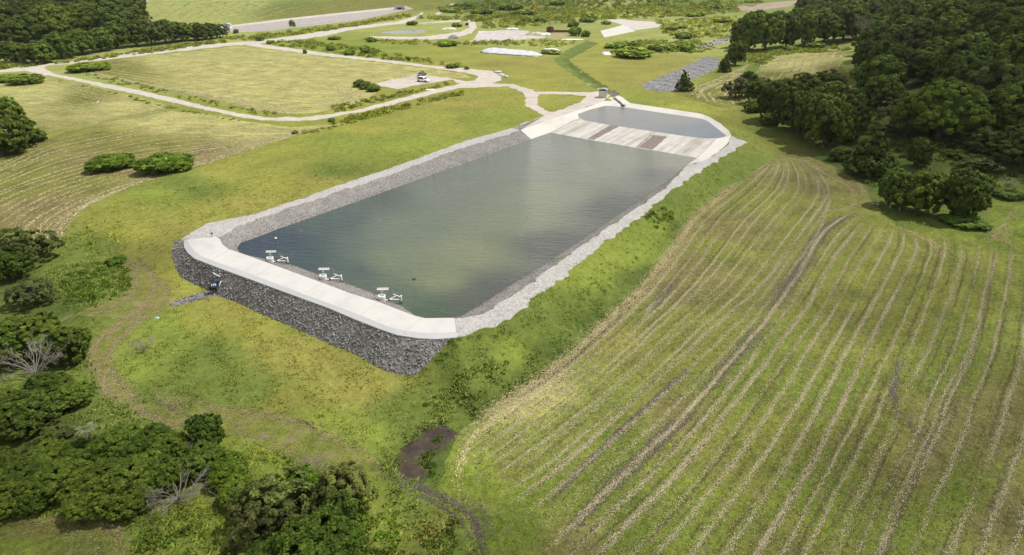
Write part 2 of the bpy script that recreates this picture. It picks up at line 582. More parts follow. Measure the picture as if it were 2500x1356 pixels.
reg('gravel_road', [(308, 14), (330, 4), (370, -12), (395, -12), (345, 8), (318, 16)], 'road', 4, 0.3)
reg('grass_island', [(1312, 236), (1320, 230), (1395, 231), (1432, 236), (1412, 252), (1351, 274), (1337, 272), (1313, 258)], 'grass', 1.0, 0.3)
# far pond behind its bund
reg('far_bank', [(532, 66), (698, 46), (847, 30), (990, 15), (1010, 22), (922, 40), (872, 50), (835, 55), (659, 75), (594, 79), (550, 78)], 'fargravel', 4, 0.3)
reg('far_bank_crest', [(532, 66), (698, 46), (847, 30), (971, 18), (985, 20), (922, 27), (847, 34), (723, 48), (564, 66), (540, 72)], 'fargravel_light', 4, 0.4)
reg('far_pond', [(600, 76), (679, 66), (760, 58), (872, 47), (900, 42), (835, 53), (659, 73)], 'farwater', 4, 0.3)
reg('puddle', [(925, 80), (970, 75), (1020, 73), (1045, 76), (1020, 82), (960, 83)], 'shallow', 3, 0.5)
reg('bare_slab', [(1168, 76), (1199, 76), (1228, 74), (1288, 75), (1293, 80), (1278, 86), (1331, 90), (1331, 93), (1254, 98), (1144, 102), (1160, 94)], 'slab', 2, 0.5)
reg('bare_earth', [(1335, 84), (1400, 82), (1410, 88), (1340, 93)], 'earth', 2, 0.5)
reg('gravel_pad', [(1478, 49), (1509, 47), (1590, 53), (1617, 60), (1605, 67), (1552, 74), (1523, 63), (1504, 56)], 'fargravel_light', 2, 0.4)
reg('concrete_ramp', [(1466, 76), (1523, 61), (1553, 76), (1510, 85), (1475, 92)], 'whiteconc', 3, 0.0)
reg('rock_blanket', [(1565, 208), (1610, 190), (1650, 173), (1728, 138), (1757, 148), (1752, 167), (1687, 197), (1655, 221), (1616, 224), (1575, 219)], 'riprap_pale', 1.0, 0.15)
reg('rubble', [(1700, 112), (1735, 103), (1790, 90), (1795, 95), (1740, 112), (1710, 120)], 'fargravel', 2, 0.6)
reg('bare_earth', [(1820, 25), (1870, 8), (1960, -8), (1985, 0), (1930, 16), (1880, 22), (1835, 32)], 'earth', 3, 0.6)
reg('bare_earth', [(1790, 18), (1815, 14), (1838, 18), (1815, 27)], 'earth', 3, 0.6)
# pond works


def Z(pl, z):
    return [(p[0], p[1], z) for p in pl]


zc, zl, zf, zr = Z(CREST_FRONT, EZ), Z(IN_LEFT, CZ - .05), Z(IN_FRONT, CZ - .03), Z(IN_RIGHT, CZ - .05)
wl4, wf4, wr4, wfar = Z(WATER_LEFT, WZ), Z(WATER_FRONT, WZ), Z(WATER_RIGHT, WZ), Z(WATER_FAR, WZ)
reg('rock_apron', [(x, y, 0.0) for x, y in ROCK_TOE] + [(442, 678, .3), (428, 654, .8), (420, 620, 1.6), (422, 593, 2.4), (442, 584, CZ), (449, 589, EZ)] + zc[::-1][1:] + [(1089, 851, 2.0), (1058, 880, 1.2), (1032, 911, .2)], 'riprap_dark', 0.8, 0.0)
reg('rock_strip', [(530, 722), (420, 750), (411, 738), (510, 708)], 'riprap_dark', 0.8, 0.1)
reg('inner_bank', Z(CREST_OUT, CZ) + [(1271, 318, CZ), (1296, 340, WZ)] + wl4[::-1][2:] + wf4[::-1][1:] + wr4[::-1][1:-1] + [(1702, 386, WZ), (1712, 394, CZ)] + zr[::-1][1:] + zf[::-1][1:] + [(527, 579, CZ)], 'riprap_mid', 1.0, 0.0)
reg('gravel_crest', Z(CREST_OUT[:-1], CZ) + [(1271, 318, CZ)] + zl[::-1][1:] + [(527, 579, CZ), (457, 588, CZ), (449, 589, EZ)], 'crest', 0.8, 0.3)
reg('gravel_crest', zr + [(1776, 350, CZ), (1785, 331, CZ)] + Z(CREST_RIGHT[:-1], CZ) + [(1116, 818, CZ)], 'crest', 0.8, 0.35)
reg('pond_floor', wl4 + wfar[1:] + wr4[1:] + wf4[1:-1], 'silt', 2, 0.0)
reg('concrete_basin', Z(BASIN_OUT, CZ) + [(1484, 240, 2.9), (1497, 239, 2.6), (1509, 232, .9), (1538, 252, CZ)] + Z(CREST_FAR[1:], CZ) + [(1776, 348, CZ), (1712, 394, CZ), (1674, 406, WZ), (1702, 386, WZ)] + wfar[::-1][1:] + [(1296, 340, WZ)], 'whiteconc', 1.0, 0.0)
reg('concrete_deck', [(1343, 324, WZ), (1414, 290, FZ), (1428, 294, FZ), (1490, 305, FZ), (1550, 314, FZ), (1612, 323, FZ), (1648, 329, FZ), (1720, 338, FZ), (1752, 338, FZ), (1725, 365, 2.3), (1702, 386, WZ)] + wfar[::-1][1:-1], 'deck', 1.0, 0.0)
reg('basin_floor', Z(FORE, FZ), 'silt', 1.5, 0.0)
reg('concrete_path', Z(FOLD, CZ)[::-1] + [(527, 579, CZ)] + zf[1:], 'conc', 1.0, 0.0)
reg('concrete_edge', zc + Z(FOLD, CZ), 'conc_edge', 1.0, 0.0)
reg('rock_strip', [(1482, 227), (1499, 220), (1514, 230), (1499, 238)], 'riprap_dark', 0.8, 0.1)
reg('wet_ground', [(945, 1135), (985, 1095), (1010, 1068), (1045, 1035), (1075, 1022), (1104, 1045), (1104, 1075), (1075, 1110), (1045, 1150), (1035, 1182), (1010, 1180), (975, 1160)], 'wet', 0.6, 0.6)
# wet mud
reg('muddy_pool', [(985, 1097), (1015, 1075), (1045, 1048), (1072, 1030), (1090, 1040), (1102, 1060), (1092, 1082), (1050, 1100), (1030, 1118), (1005, 1116)], 'mud', 0.4, 0.55)
reg('muddy_pool', [(985, 1131), (1015, 1128), (1034, 1143), (1026, 1168), (1000, 1165), (980, 1152)], 'mud', 0.4, 0.55)
REG.append(('puddle', strip([(1570, 775), (1590, 748), (1612, 732), (1617, 722)], 0.5), 'shallow'))

# grid of survey stations, finer towards the camera, then one triangulation with every outline in it
pts = []
rr = 14.0
while rr < 800:
    da = 0.5 if rr > 24 else 1.0
    off = rng.uniform(0, da)
    for a in np.arange(-56, 56, da):
        t = math.radians(a + off)
        pts.append((rr * math.sin(t), rr * math.cos(t)))
    rr *= 1.018
for a in np.arange(0, 360, 5):
    t = math.radians(a)
    for r in (6, 25, 60, 130, 260, 450, 850, 1200, 1800, 2600, 3800, 5000):
        if r > 820 or abs((a + 180) % 360 - 180) > 57 or r == 6:
            pts.append((r * math.sin(t), r * math.cos(t)))
edges = []


def addline(P, closed=True):
    n0 = len(pts)
    pts.extend([(float(p[0]), float(p[1])) for p in P])
    edges.extend((n0 + i, n0 + i + 1) for i in range(len(P) - 1))
    if closed:
        edges.append((n0 + len(P) - 1, n0))


for nm, P, cov in REG:
    addline(P)
for i, j in cedge:      # the break lines of the survey too
    a, b = ctrl[i], ctrl[j]
    if math.hypot(a[0] - b[0], a[1] - b[1]) > 0.2:
        addline([a, b], False)
gv, ge, gf, _, _, _ = delaunay_2d_cdt([Vector(p) for p in pts], edges, [], 0, 1e-3)
gv = np.array([(v.x, v.y) for v in gv])
gf = np.array([f for f in gf if len(f) == 3], np.int32)
gz = np.array([hz(x, y) for x, y in gv])


def inside(P, q):
    x, y = q[:, 0], q[:, 1]
    r = np.zeros(len(q), bool)
    m = (x > P[:, 0].min()) & (x < P[:, 0].max()) & (y > P[:, 1].min()) & (y < P[:, 1].max())
    x, y = x[m], y[m]
    rr_ = np.zeros(len(x), bool)
    for (x0, y0), (x1, y1) in zip(P, np.roll(P, -1, 0)):
        if y0 == y1:
            continue
        c = ((y0 > y) != (y1 > y)) & (x < (x1 - x0) * (y - y0) / (y1 - y0) + x0)
        rr_ ^= c
    r[m] = rr_
    return r


cen = gv[gf].mean(1)
own = np.full(len(gf), -1)
for i, (nm, P, cov) in enumerate(REG):
    own[inside(P, cen)] = i


def cover_at(q):
    o = np.full(len(q), -1)
    for i, (nm, P, cov) in enumerate(REG):
        o[inside(P, q)] = i
    return o


# plant colours (what grows there), spread between spots named by their place in the photo
YG, YO, GR, DG, LG = (.188, .192, .042), (.184, .176, .046), (.100, .130, .028), (.060, .086, .019), (.146, .180, .034)
OLV, PG, TN, BR, PT = (.125, .130, .030), (.215, .235, .075), (.33, .285, .13), (.15, .125, .055), (.29, .28, .11)
GRASS = [(300, 130, PG), (100, 190, PG), (600, 95, PG), (700, 110, LG), (900, 115, LG), (1100, 130, YG), (1300, 110, PG), (1300, 180, YG), (1250, 160, YO), (1400, 200, YG), (1600, 150, YO), (1550, 200, YO),
         (1500, 130, YG), (1650, 110, PG), (1700, 60, PG), (1500, 30, PG), (1100, 60, PG), (1000, 70, PG), (1300, 20, GR), (1200, 5, DG), (1700, 10, GR), (1050, 0, OLV), (1800, 100, PG), (1560, 245, LG), (1700, 260, YG), (1620, 235, YG),
         (1850, 310, GR), (1800, 300, OLV), (1900, 360, OLV), (1230, 235, YG), (1350, 250, YG), (1150, 260, YO), (1000, 300, YG), (1200, 280, LG), (900, 320, YG), (850, 345, LG), (700, 380, YG), (560, 410, YG), (980, 350, LG),
         (820, 420, GR), (800, 440, YO), (650, 450, YG), (400, 480, LG), (470, 460, GR), (330, 520, YG), (500, 520, YG), (600, 500, YO), (420, 560, YO), (330, 570, YG), (230, 600, GR), (380, 630, YO), (400, 660, YG), (450, 720, YG),
         (250, 660, GR), (150, 660, GR), (50, 700, DG), (250, 720, GR), (150, 750, DG), (400, 800, LG), (350, 760, GR), (500, 780, YG), (560, 760, YO), (640, 800, YG), (700, 850, YO), (780, 870, YO), (900, 940, YO), (850, 960, YO),
         (450, 880, GR), (520, 860, GR), (520, 930, GR), (620, 960, GR), (400, 850, LG), (330, 900, LG), (380, 950, GR), (700, 980, OLV), (800, 1040, LG), (900, 1060, LG), (950, 1010, GR), (1000, 1000, GR), (700, 1070, LG),
         (250, 970, GR), (320, 1030, GR), (200, 900, GR), (100, 1050, DG), (650, 1110, LG), (100, 1250, LG), (420, 1280, LG), (480, 1310, LG), (350, 1250, GR), (950, 1280, LG), (900, 1230, LG), (1000, 1250, GR), (1050, 1300, OLV), (1100, 1330, GR),
         (1150, 870, GR), (1100, 950, GR), (1060, 1020, GR), (1200, 900, GR), (1250, 860, LG), (1350, 800, GR), (1330, 860, DG), (1400, 740, GR), (1450, 780, DG), (1440, 680, LG), (1540, 620, LG), (1560, 680, DG), (1600, 560, LG), (1650, 560, DG),
         (1700, 470, GR), (1780, 400, GR), (1850, 390, GR), (1300, 930, DG), (1180, 990, DG), (1050, 1090, DG), (1040, 1150, DG), (980, 1180, GR), (2200, 400, DG), (2350, 450, GR), (2450, 440, GR), (2300, 330, DG), (2000, 400, DG), (2460, 380, GR),
         (2050, 120, PG), (1950, 125, LG), (1830, 170, GR), (2400, 200, DG), (2300, 100, DG), (2200, 50, DG), (150, 60, DG), (300, 100, DG)]
OLG, BRG, GRL = (.130, .150, .028), (.135, .128, .045), (.115, .155, .024)
MOWN = [(400, 150, PT), (700, 150, PT), (900, 180, PT), (600, 220, PT), (800, 250, PT), (1000, 170, PT), (300, 165, OLV), (600, 180, PT), (100, 230, PT), (300, 260, PT), (200, 240, OLV), (400, 300, PT), (250, 340, OLV), (600, 310, PT), (100, 420, OLV),
        (200, 440, OLV), (100, 500, BR), (180, 520, BR), (50, 470, OLV), (400, 360, OLV), (250, 400, BR), (480, 400, BR), (700, 330, PT), (500, 380, BR), (1950, 170, PT), (1900, 190, OLV), (1750, 220, OLV), (2050, 180, OLV),
        (700, 20, GR), (600, 10, PG), (900, 10, OLV), (500, 40, PG), (420, 20, PG), (750, 35, OLV), (1850, 480, OLG), (1950, 450, BRG), (2000, 560, OLG), (1800, 560, BRG), (1700, 650, BRG), (1750, 620, OLG), (1650, 720, BRG), (1600, 760, OLG), (1500, 850, YG),
        (1450, 920, LG), (1350, 960, PT), (1250, 1000, PT), (1200, 1080, LG), (1300, 1060, LG), (1400, 1020, LG), (1500, 960, LG), (1600, 900, OLG), (1700, 830, OLG), (1250, 1150, OLG), (1170, 1160, GRL), (1300, 1200, GRL), (1250, 1280, GRL), (1400, 1200, GRL),
        (1500, 1100, GRL), (1650, 1000, BRG), (1750, 950, GRL), (1850, 850, GRL), (1950, 750, OLG), (2100, 650, OLG), (2250, 620, OLG), (2350, 700, OLG), (2200, 780, OLG), (2100, 850, OLG), (2000, 950, GRL), (1900, 1050, OLG), (1800, 1150, OLG), (1700, 1250, GRL),
        (1550, 1300, GRL), (1400, 1330, BRG), (2000, 1200, GRL), (2150, 1050, OLG), (2300, 900, GRL), (2400, 800, LG), (2450, 700, OLG), (2450, 560, GRL), (2300, 1050, BRG), (2250, 1130, BRG), (2350, 1200, GRL), (2200, 1300, GRL), (2450, 1000, BRG), (2450, 1250, BRG),
        (1900, 1330, OLG), (100, 1300, OLV), (60, 1340, LG), (200, 1330, GR), (280, 1300, OLV)]


def spread(ctl, V):
    px, dep = to_px(V)
    C = np.array([c[:2] for c in ctl], float)
    K = np.array([c[2] for c in ctl], float)
    out = np.zeros((len(V), 3))
    for s in range(0, len(V), 4000):
        q = px[s:s + 4000].copy()
        q[:, 0] = np.clip(q[:, 0], -100, 2600)
        q[:, 1] = np.clip(q[:, 1], -60, 1450)
        # compare distances as they lie on the ground, so use a stretched vertical
        sy = np.clip(4.2 - q[:, 1] / 400, 1.3, 4.2)
        d2 = (q[:, None, 0] - C[None, :, 0]) ** 2 + ((q[:, None, 1] - C[None, :, 1]) * sy[:, None]) ** 2
        w = 1.0 / (d2 + 30.0) ** 1.7
        out[s:s + 4000] = (w @ K) / w.sum(1, keepdims=True)
    return out


G3 = np.column_stack([gv, gz])
gpx, gdep = to_px(G3)
colg, colm = spread(GRASS, G3), spread(MOWN, G3)
# small rises and dips of unmade ground
und = np.zeros(len(gv))
for wl_, a in ((13, .10), (6.1, .07), (2.9, .045)):
    for k in range(3):
        t = rng.uniform(0, 6.28)
        und += a * np.sin((gv[:, 0] * math.cos(t) + gv[:, 1] * math.sin(t)) * 2 * math.pi / wl_ + rng.uniform(0, 6.28)) / 1.7

M_GRASS = ground_mat('rough_grass', grain=4.5, patch=0.07, contrast=0.24, bstr=0.6)
M_MOWN = ground_mat('mown_grass', grain=7.0, patch=0.16, contrast=0.42, bstr=0.9, brown=(.175, .14, .08), brown_at=(.52, .78), brown_scale=0.5)
M_PATH = ground_mat('mown_path_grass', grain=4.5, patch=0.2, contrast=0.30, bstr=0.7, brown=(.19, .15, .09), brown_at=(.49, .64), brown_scale=0.6)
M_WETG = ground_mat('wet_ground_cover', grain=4, patch=.3, contrast=.4, brown=(.06, .045, .032), brown_at=(.42, .58), brown_scale=.7)
M_ROAD = stone_mat('road_gravel', [(0, (.33, .30, .265)), (.5, (.39, .355, .315)), (1, (.45, .41, .37))], vor=9, bstr=.4, stain=.14)
M_CREST = stone_mat('crest_gravel', [(0, (.25, .24, .23)), (.5, (.31, .30, .29)), (1, (.37, .36, .345))], vor=4.5, bstr=.7, stain=.10)
M_RIPD = stone_mat('rock_bed_dark', [(0, (.10, .098, .095)), (1, (.22, .215, .205))], vor=3.0, bstr=1.0, stain=.2)
M_RIPM = stone_mat('rock_bed', [(0, (.16, .152, .145)), (.5, (.19, .18, .17)), (1, (.25, .24, .225))], vor=6.0, bstr=.7, stain=.2)
M_RIPP = stone_mat('rock_blanket_pale', [(0, (.22, .22, .22)), (.5, (.28, .28, .28)), (1, (.35, .35, .35))], vor=2.5, bstr=1.0, dist=.25, stain=.12)
M_FARG = stone_mat('far_gravel', [(0, (.24, .215, .20)), (1, (.33, .30, .28))], vor=1.2, bstr=.4, stain=.2)
M_FARL = stone_mat('far_gravel_pale', [(0, (.36, .32, .29)), (1, (.43, .40, .37))], vor=1.2, bstr=.4, stain=.2)
M_SLAB = stone_mat('old_slab', [(0, (.33, .30, .28)), (1, (.42, .39, .37))], vor=.35, bstr=.2, stain=.25)
M_EARTH = stone_mat('bare_earth', [(0, (.19, .14, .10)), (1, (.30, .24, .19))], vor=1.5, bstr=.5, stain=.3)
M_TRACK = stone_mat('wheel_mud', [(0, (.05, .043, .037)), (.6, (.085, .075, .066)), (1, (.14, .125, .11))], vor=5.0, bstr=1.0, stain=.35)
M_SILT = plain('silt', (.06, .065, .04), 0.9)
M_DRAIN = ground_mat('drain_grass', grain=2.0, patch=0.1, contrast=.3, bstr=.8)


def conc_mat(name, c, stain, sc):
    m, nt, b = nmat(name)
    f = noise(nt, sc, 7, 0.62)
    f2 = noise(nt, 6.0, 4, 0.6)
    k = tuple(x * stain for x in c)
    col = ramp(nt, f, [(0.28, tuple(x * (1 + stain) / 2 for x in c)), (0.5, c), (0.75, tuple(min(.9, x * 1.05) for x in c))])
    col = mix(nt, col, ramp(nt, f2, [(0.3, (.93, .93, .92)), (0.7, (1.04, 1.04, 1.04))]), 1.0, 'MULTIPLY')
    nt.links.new(col, b.inputs['Base Color'])
    b.inputs['Roughness'].default_value = 0.7
    return m


M_CONC = conc_mat('path_concrete', (.43, .425, .41), .70, .33)
m, nt, b = nmat('deck_concrete')
tcn = N(nt, 'ShaderNodeTexCoord', name='TC')
_a, _b = Vector(at_z(1500, 307, 2.4)), Vector(at_z(1436, 340, 1.8))
mp = N(nt, 'ShaderNodeMapping', vector_type='TEXTURE')
mp.inputs['Rotation'].default_value = (0, 0, math.atan2(_b.y - _a.y, _b.x - _a.x))
mp.inputs['Scale'].default_value = (14.0, 1.0, 1.0)
nt.links.new(tcn.outputs['Object'], mp.inputs['Vector'])
c_ = ramp(nt, noise(nt, .55, 5, .6, vec=mp.outputs['Vector']), [(.34, (.27, .245, .215)), (.47, (.36, .345, .32)), (.6, (.43, .42, .40)), (.75, (.38, .36, .33))])
c_ = mix(nt, c_, ramp(nt, noise(nt, .5, 6, .6), [(.3, (.84, .84, .83)), (.7, (1.08, 1.08, 1.08))]), 1.0, 'MULTIPLY')
nt.links.new(c_, b.inputs['Base Color'])
b.inputs['Roughness'].default_value = 0.65
M_DECK = m
M_CEDGE = conc_mat('edge_concrete', (.37, .375, .385), .88, .18)
M_WCONC = conc_mat('basin_concrete', (.455, .44, .41), .72, .22)
m, nt, b = nmat('pool_mud')
nt.links.new(ramp(nt, noise(nt, .9, 6, .65), [(.35, (.028, .021, .016)), (.58, (.055, .040, .030)), (.68, (.06, .078, .022))]), b.inputs['Base Color'])
b.inputs['Roughness'].default_value = 0.25
M_MUD = m
m, nt, b = nmat('shallow_water')
nt.links.new(ramp(nt, noise(nt, .5, 5), [(.4, (.14, .13, .10)), (.6, (.22, .22, .20))]), b.inputs['Base Color'])
b.inputs['Roughness'].default_value = 0.12
b.inputs['Specular IOR Level'].default_value = 0.5
M_SHAL = m
COVM = {'deck': M_DECK, 'wet': M_WETG, 'grass': M_GRASS, 'mown': M_MOWN, 'path': M_PATH, 'road': M_ROAD, 'crest': M_CREST, 'riprap_dark': M_RIPD, 'riprap_mid': M_RIPM, 'riprap_pale': M_RIPP, 'fargravel': M_FARG, 'fargravel_light': M_FARL,
        'slab': M_SLAB, 'earth': M_EARTH, 'track': M_TRACK, 'silt': M_SILT, 'drain': M_DRAIN, 'conc': M_CONC, 'conc_edge': M_CEDGE, 'whiteconc': M_WCONC, 'mud': M_MUD, 'shallow': M_SHAL, 'farwater': M_SHAL}
rough_cov = {-1: 1.0, 'grass': .6, 'mown': .35, 'path': .4, 'drain': .5, 'road': .15}
amp = np.zeros(len(gv))
for i in range(-1, len(REG)):
    cov = REG[i][2] if i >= 0 else -1
    vs = np.unique(gf[own == i])
    if rough_cov.get(cov, 0) == 0:
        amp[vs] = -1
    else:
        amp[vs] = np.where(amp[vs] < 0, -1, np.maximum(amp[vs], rough_cov[cov]))
gz = gz + und * np.clip(amp, 0, 1)
G3 = np.column_stack([gv, gz])
# the floors of the two pools lie well under their water
for nm_ in ('pond_floor', 'basin_floor'):
    mine = np.isin(own, [i for i, r in enumerate(REG) if r[0] == nm_])
    only = np.setdiff1d(np.unique(gf[mine]), np.unique(gf[~mine]))
    gz[only] = np.minimum(gz[only] - .5, 1.2 if nm_ == 'pond_floor' else 1.9)
G3 = np.column_stack([gv, gz])
GROUND_LABEL = {'gravel_road': 'pale gravel road', 'hay_field': 'mown hay field with straw rows'}
for i in range(-1, len(REG)):
    sel = gf[own == i]
    if not len(sel):
        continue
    nm, cov = (REG[i][0], REG[i][2]) if i >= 0 else ('ground', 'grass')
    u, inv = np.unique(sel, return_inverse=True)
    V = G3[u]
    F = inv.reshape(-1, 3)
    n_ = np.cross(V[F[:, 1]] - V[F[:, 0]], V[F[:, 2]] - V[F[:, 0]])[:, 2]
    F[n_ < 0] = F[n_ < 0][:, ::-1]
    c = None
    if cov in ('grass', 'drain', 'wet'):
        c = colg[u]
        if cov == 'wet':
            c = np.tile((.062, .082, .024), (len(u), 1))
        if cov == 'drain':
            c = np.tile((.098, .130, .030), (len(u), 1))
    elif cov == 'mown':
        c = colm[u]
    elif cov == 'path':
        c = 0.5 * colg[u] + 0.5 * np.array(OLV)
    FF = [F]
    if cov in ('conc', 'conc_edge'):        # a slab 0.15 m thick lying on the crest
        ed = np.sort(np.concatenate([F[:, [0, 1]], F[:, [1, 2]], F[:, [2, 0]]]), 1)
        ue, cnt = np.unique(ed, axis=0, return_counts=True)
        be = ue[cnt == 1]
        n0 = len(V)
        V = np.concatenate([V + (0, 0, .15), V - (0, 0, .05)])
        FF = [F, np.column_stack([be[:, 0], be[:, 1], be[:, 1] + n0, be[:, 0] + n0])]
    me = mesh_np(nm, V, FF, [COVM[cov]], c, smooth=cov in ('grass', 'mown', 'path', 'road', 'drain'))
    kind(link(nm, me), 'structure', GROUND_LABEL.get(nm))
# ------------------------------------------------------------------ water
def water_mat(name, bdist, rough=0.06):
    m, nt, b = nmat(name)
    at = N(nt, 'ShaderNodeVertexColor', layer_name='gcol').outputs['Color']
    c = mix(nt, at, ramp(nt, noise(nt, .06, 6, 0.6, dist=0.8), [(.3, (.90, .93, .90)), (.7, (1.08, 1.08, 1.0))]), 1.0, 'MULTIPLY')
    nt.links.new(c, b.inputs['Base Color'])
    b.inputs['Roughness'].default_value = rough
    b.inputs['Specular IOR Level'].default_value = 0.5
    b.inputs['IOR'].default_value = 1.33
    t = nt.nodes['TC']
    mp = N(nt, 'ShaderNodeMapping')
    mp.inputs['Rotation'].default_value = (0, 0, math.radians(-14))
    mp.inputs['Scale'].default_value = (0.42, 1.25, 1.0)
    nt.links.new(t.outputs['Object'], mp.inputs['Vector'])
    h = mix(nt, noise(nt, 1.3, 4, 0.62, vec=mp.outputs['Vector'], dist=.4), noise(nt, 0.35, 2, 0.5, vec=mp.outputs['Vector']), 0.3)
    bump(nt, b, h, 1.0, bdist)
    return m


# silt tones with sky reflection painted in, dark corner to pale far end
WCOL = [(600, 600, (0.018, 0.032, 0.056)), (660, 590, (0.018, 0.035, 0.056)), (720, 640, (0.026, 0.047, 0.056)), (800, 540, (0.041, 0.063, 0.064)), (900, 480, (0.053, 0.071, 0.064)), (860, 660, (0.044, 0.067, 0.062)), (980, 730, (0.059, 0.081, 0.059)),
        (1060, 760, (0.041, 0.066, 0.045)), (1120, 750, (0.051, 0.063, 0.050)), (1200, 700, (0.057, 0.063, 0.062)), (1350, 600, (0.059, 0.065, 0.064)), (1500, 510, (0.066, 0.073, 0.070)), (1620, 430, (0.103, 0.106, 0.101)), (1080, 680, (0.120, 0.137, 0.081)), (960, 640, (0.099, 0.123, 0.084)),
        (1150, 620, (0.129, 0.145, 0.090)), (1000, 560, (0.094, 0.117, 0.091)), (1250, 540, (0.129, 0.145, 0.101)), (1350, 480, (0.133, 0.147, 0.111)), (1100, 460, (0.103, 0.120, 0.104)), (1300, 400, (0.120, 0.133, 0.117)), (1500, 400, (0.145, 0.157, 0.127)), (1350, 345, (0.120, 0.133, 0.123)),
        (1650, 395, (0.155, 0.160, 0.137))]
FCOL = [(1450, 265, (.16, .16, .155)), (1600, 290, (.15, .15, .15)), (1750, 333, (.09, .11, .145)), (1680, 332, (.12, .13, .15)), (1500, 295, (.15, .15, .15))]  # basin: mirrored sky put into the base colour


def water(name, outline, z, mat, ctl, label):
    P = np.array([at_z(x, y, z)[:2] for x, y in outline])
    c = P.mean(0)
    d = P - c
    P = c + d * (1 + 0.25 / np.linalg.norm(d, axis=1, keepdims=True))
    lo, hi = P.min(0), P.max(0)
    gx, gy = np.meshgrid(np.arange(lo[0], hi[0], 2.0), np.arange(lo[1], hi[1], 2.0))
    gr = np.column_stack([gx.ravel(), gy.ravel()]) + rng.uniform(-.4, .4, (gx.size, 2))
    gr = gr[inside(P, gr)]
    allp = [Vector(p) for p in P] + [Vector(p) for p in gr]
    res = delaunay_2d_cdt(allp, [], [list(range(len(P)))], 1, 1e-4)
    V = np.array([(v.x, v.y, z) for v in res[0]])
    F = np.array([f for f in res[2] if len(f) == 3])
    T = V[F][:, :, :2]
    cr_ = (T[:, 1, 0] - T[:, 0, 0]) * (T[:, 2, 1] - T[:, 0, 1]) - (T[:, 1, 1] - T[:, 0, 1]) * (T[:, 2, 0] - T[:, 0, 0])
    F[cr_ < 0] = F[cr_ < 0][:, ::-1]
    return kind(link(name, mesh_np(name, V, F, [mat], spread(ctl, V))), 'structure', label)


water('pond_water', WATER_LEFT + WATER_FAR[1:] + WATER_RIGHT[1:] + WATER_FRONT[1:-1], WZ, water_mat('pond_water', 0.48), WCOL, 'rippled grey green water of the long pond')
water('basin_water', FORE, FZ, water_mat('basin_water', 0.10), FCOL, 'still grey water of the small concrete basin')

# damp streaks where the basin spills over its concrete deck: thin sheets of stained concrete
def sheet(name, quad, mat, lift=0.012):
    P = [G(*p) for p in quad]
    A, B, C_, D = P
    V, F, n = [], [], 10
    for i in range(n + 1):
        l, r = A.lerp(D, i / n), B.lerp(C_, i / n)
        for j in range(4):
            q = l.lerp(r, j / 3)
            e = (.18 * math.sin(i * 1.9 + j) if j in (0, 3) else 0) * 0.5
            q = q + (r - l).normalized() * e
            V.append((q.x, q.y, hz(q.x, q.y) + lift))
    for i in range(n):
        for j in range(3):
            a = i * 4 + j
            F.append((a, a + 1, a + 5, a + 4))
    me = bpy.data.meshes.new(name)
    me.from_pydata(V, [], F)
    me.materials.append(mat)
    me.update()
    if me.polygons[0].normal.z < 0:
        me.flip_normals()
    return kind(link(name, me), 'structure')


M_WET = plain('wet_stain', (.15, .12, .10), 0.35, vs=1.0, var=.3)
M_WET2 = plain('silt_stain', (.20, .165, .13), 0.6, vs=.5, var=.15)
sheet('wet_streak', [(1434, 339), (1450, 342), (1512, 309), (1490, 306)], M_WET)
sheet('wet_streak', [(1558, 360), (1593, 366), (1629, 334), (1596, 330)], M_WET)
sheet('silt_streak', [(1552, 359), (1556, 360), (1592, 330), (1589, 329)], M_WET2, 0.006)

M_JOINT = plain('joint_filler', (.30, .30, .285), .8)
for (ax, ay), (bx, by) in [((505, 645), (560, 612)), ((612, 684), (668, 650)), ((731, 728), (787, 694)), ((868, 782), (922, 741)), ((980, 822), (1028, 780))]:
    A, B = at_z(ax, ay, CZ), at_z(bx, by, CZ)
    a, b = Vector(A), Vector(B)
    n_ = Vector((-(b - a).y, (b - a).x, 0)).normalized() * .025
    V = []
    for k in range(9):
        q = a.lerp(b, k / 8)
        for sg in (-1, 1):
            p = q + n_ * sg
            V.append((p.x, p.y, hz(p.x, p.y) + .158))
    me = bpy.data.meshes.new('joint')
    me.from_pydata(V, [], [(2 * k, 2 * k + 1, 2 * k + 3, 2 * k + 2) for k in range(8)])
    me.materials.append(M_JOINT)
    kind(link('path_joint', me), 'structure')

# ------------------------------------------------------------------ scatter helpers
def sample_on(mask, dens_, maxn=200000):
    """random points on the ground faces picked by mask; dens_ = per square metre (array or number)"""
    idx = np.nonzero(mask)[0]
    T = G3[gf[idx]]
    ar = 0.5 * np.abs(np.cross(T[:, 1, :2] - T[:, 0, :2], T[:, 2, :2] - T[:, 0, :2]))
    w = ar * (dens_[idx] if isinstance(dens_, np.ndarray) else dens_)
    n = min(maxn, rng.poisson(w.sum()))
    k = rng.choice(len(idx), n, p=w / w.sum())
    r1, r2 = np.sqrt(rng.random(n)), rng.random(n)
    b = np.stack([1 - r1, r1 * (1 - r2), r1 * r2], 1)
    return (T[k] * b[:, :, None]).sum(1), idx[k]


def own_is(*names):
    ids = [i for i, r in enumerate(REG) if r[0] in names]
    return np.isin(own, ids)


def rot_rand(n):
    q = rng.normal(size=(n, 4))
    q /= np.linalg.norm(q, axis=1, keepdims=True)
    w, x, y, z = q.T
    return np.stack([np.stack([1 - 2 * (y * y + z * z), 2 * (x * y - z * w), 2 * (x * z + y * w)], 1),
                     np.stack([2 * (x * y + z * w), 1 - 2 * (x * x + z * z), 2 * (y * z - x * w)], 1),
                     np.stack([2 * (x * z - y * w), 2 * (y * z + x * w), 1 - 2 * (x * x + y * y)], 1)], 1)


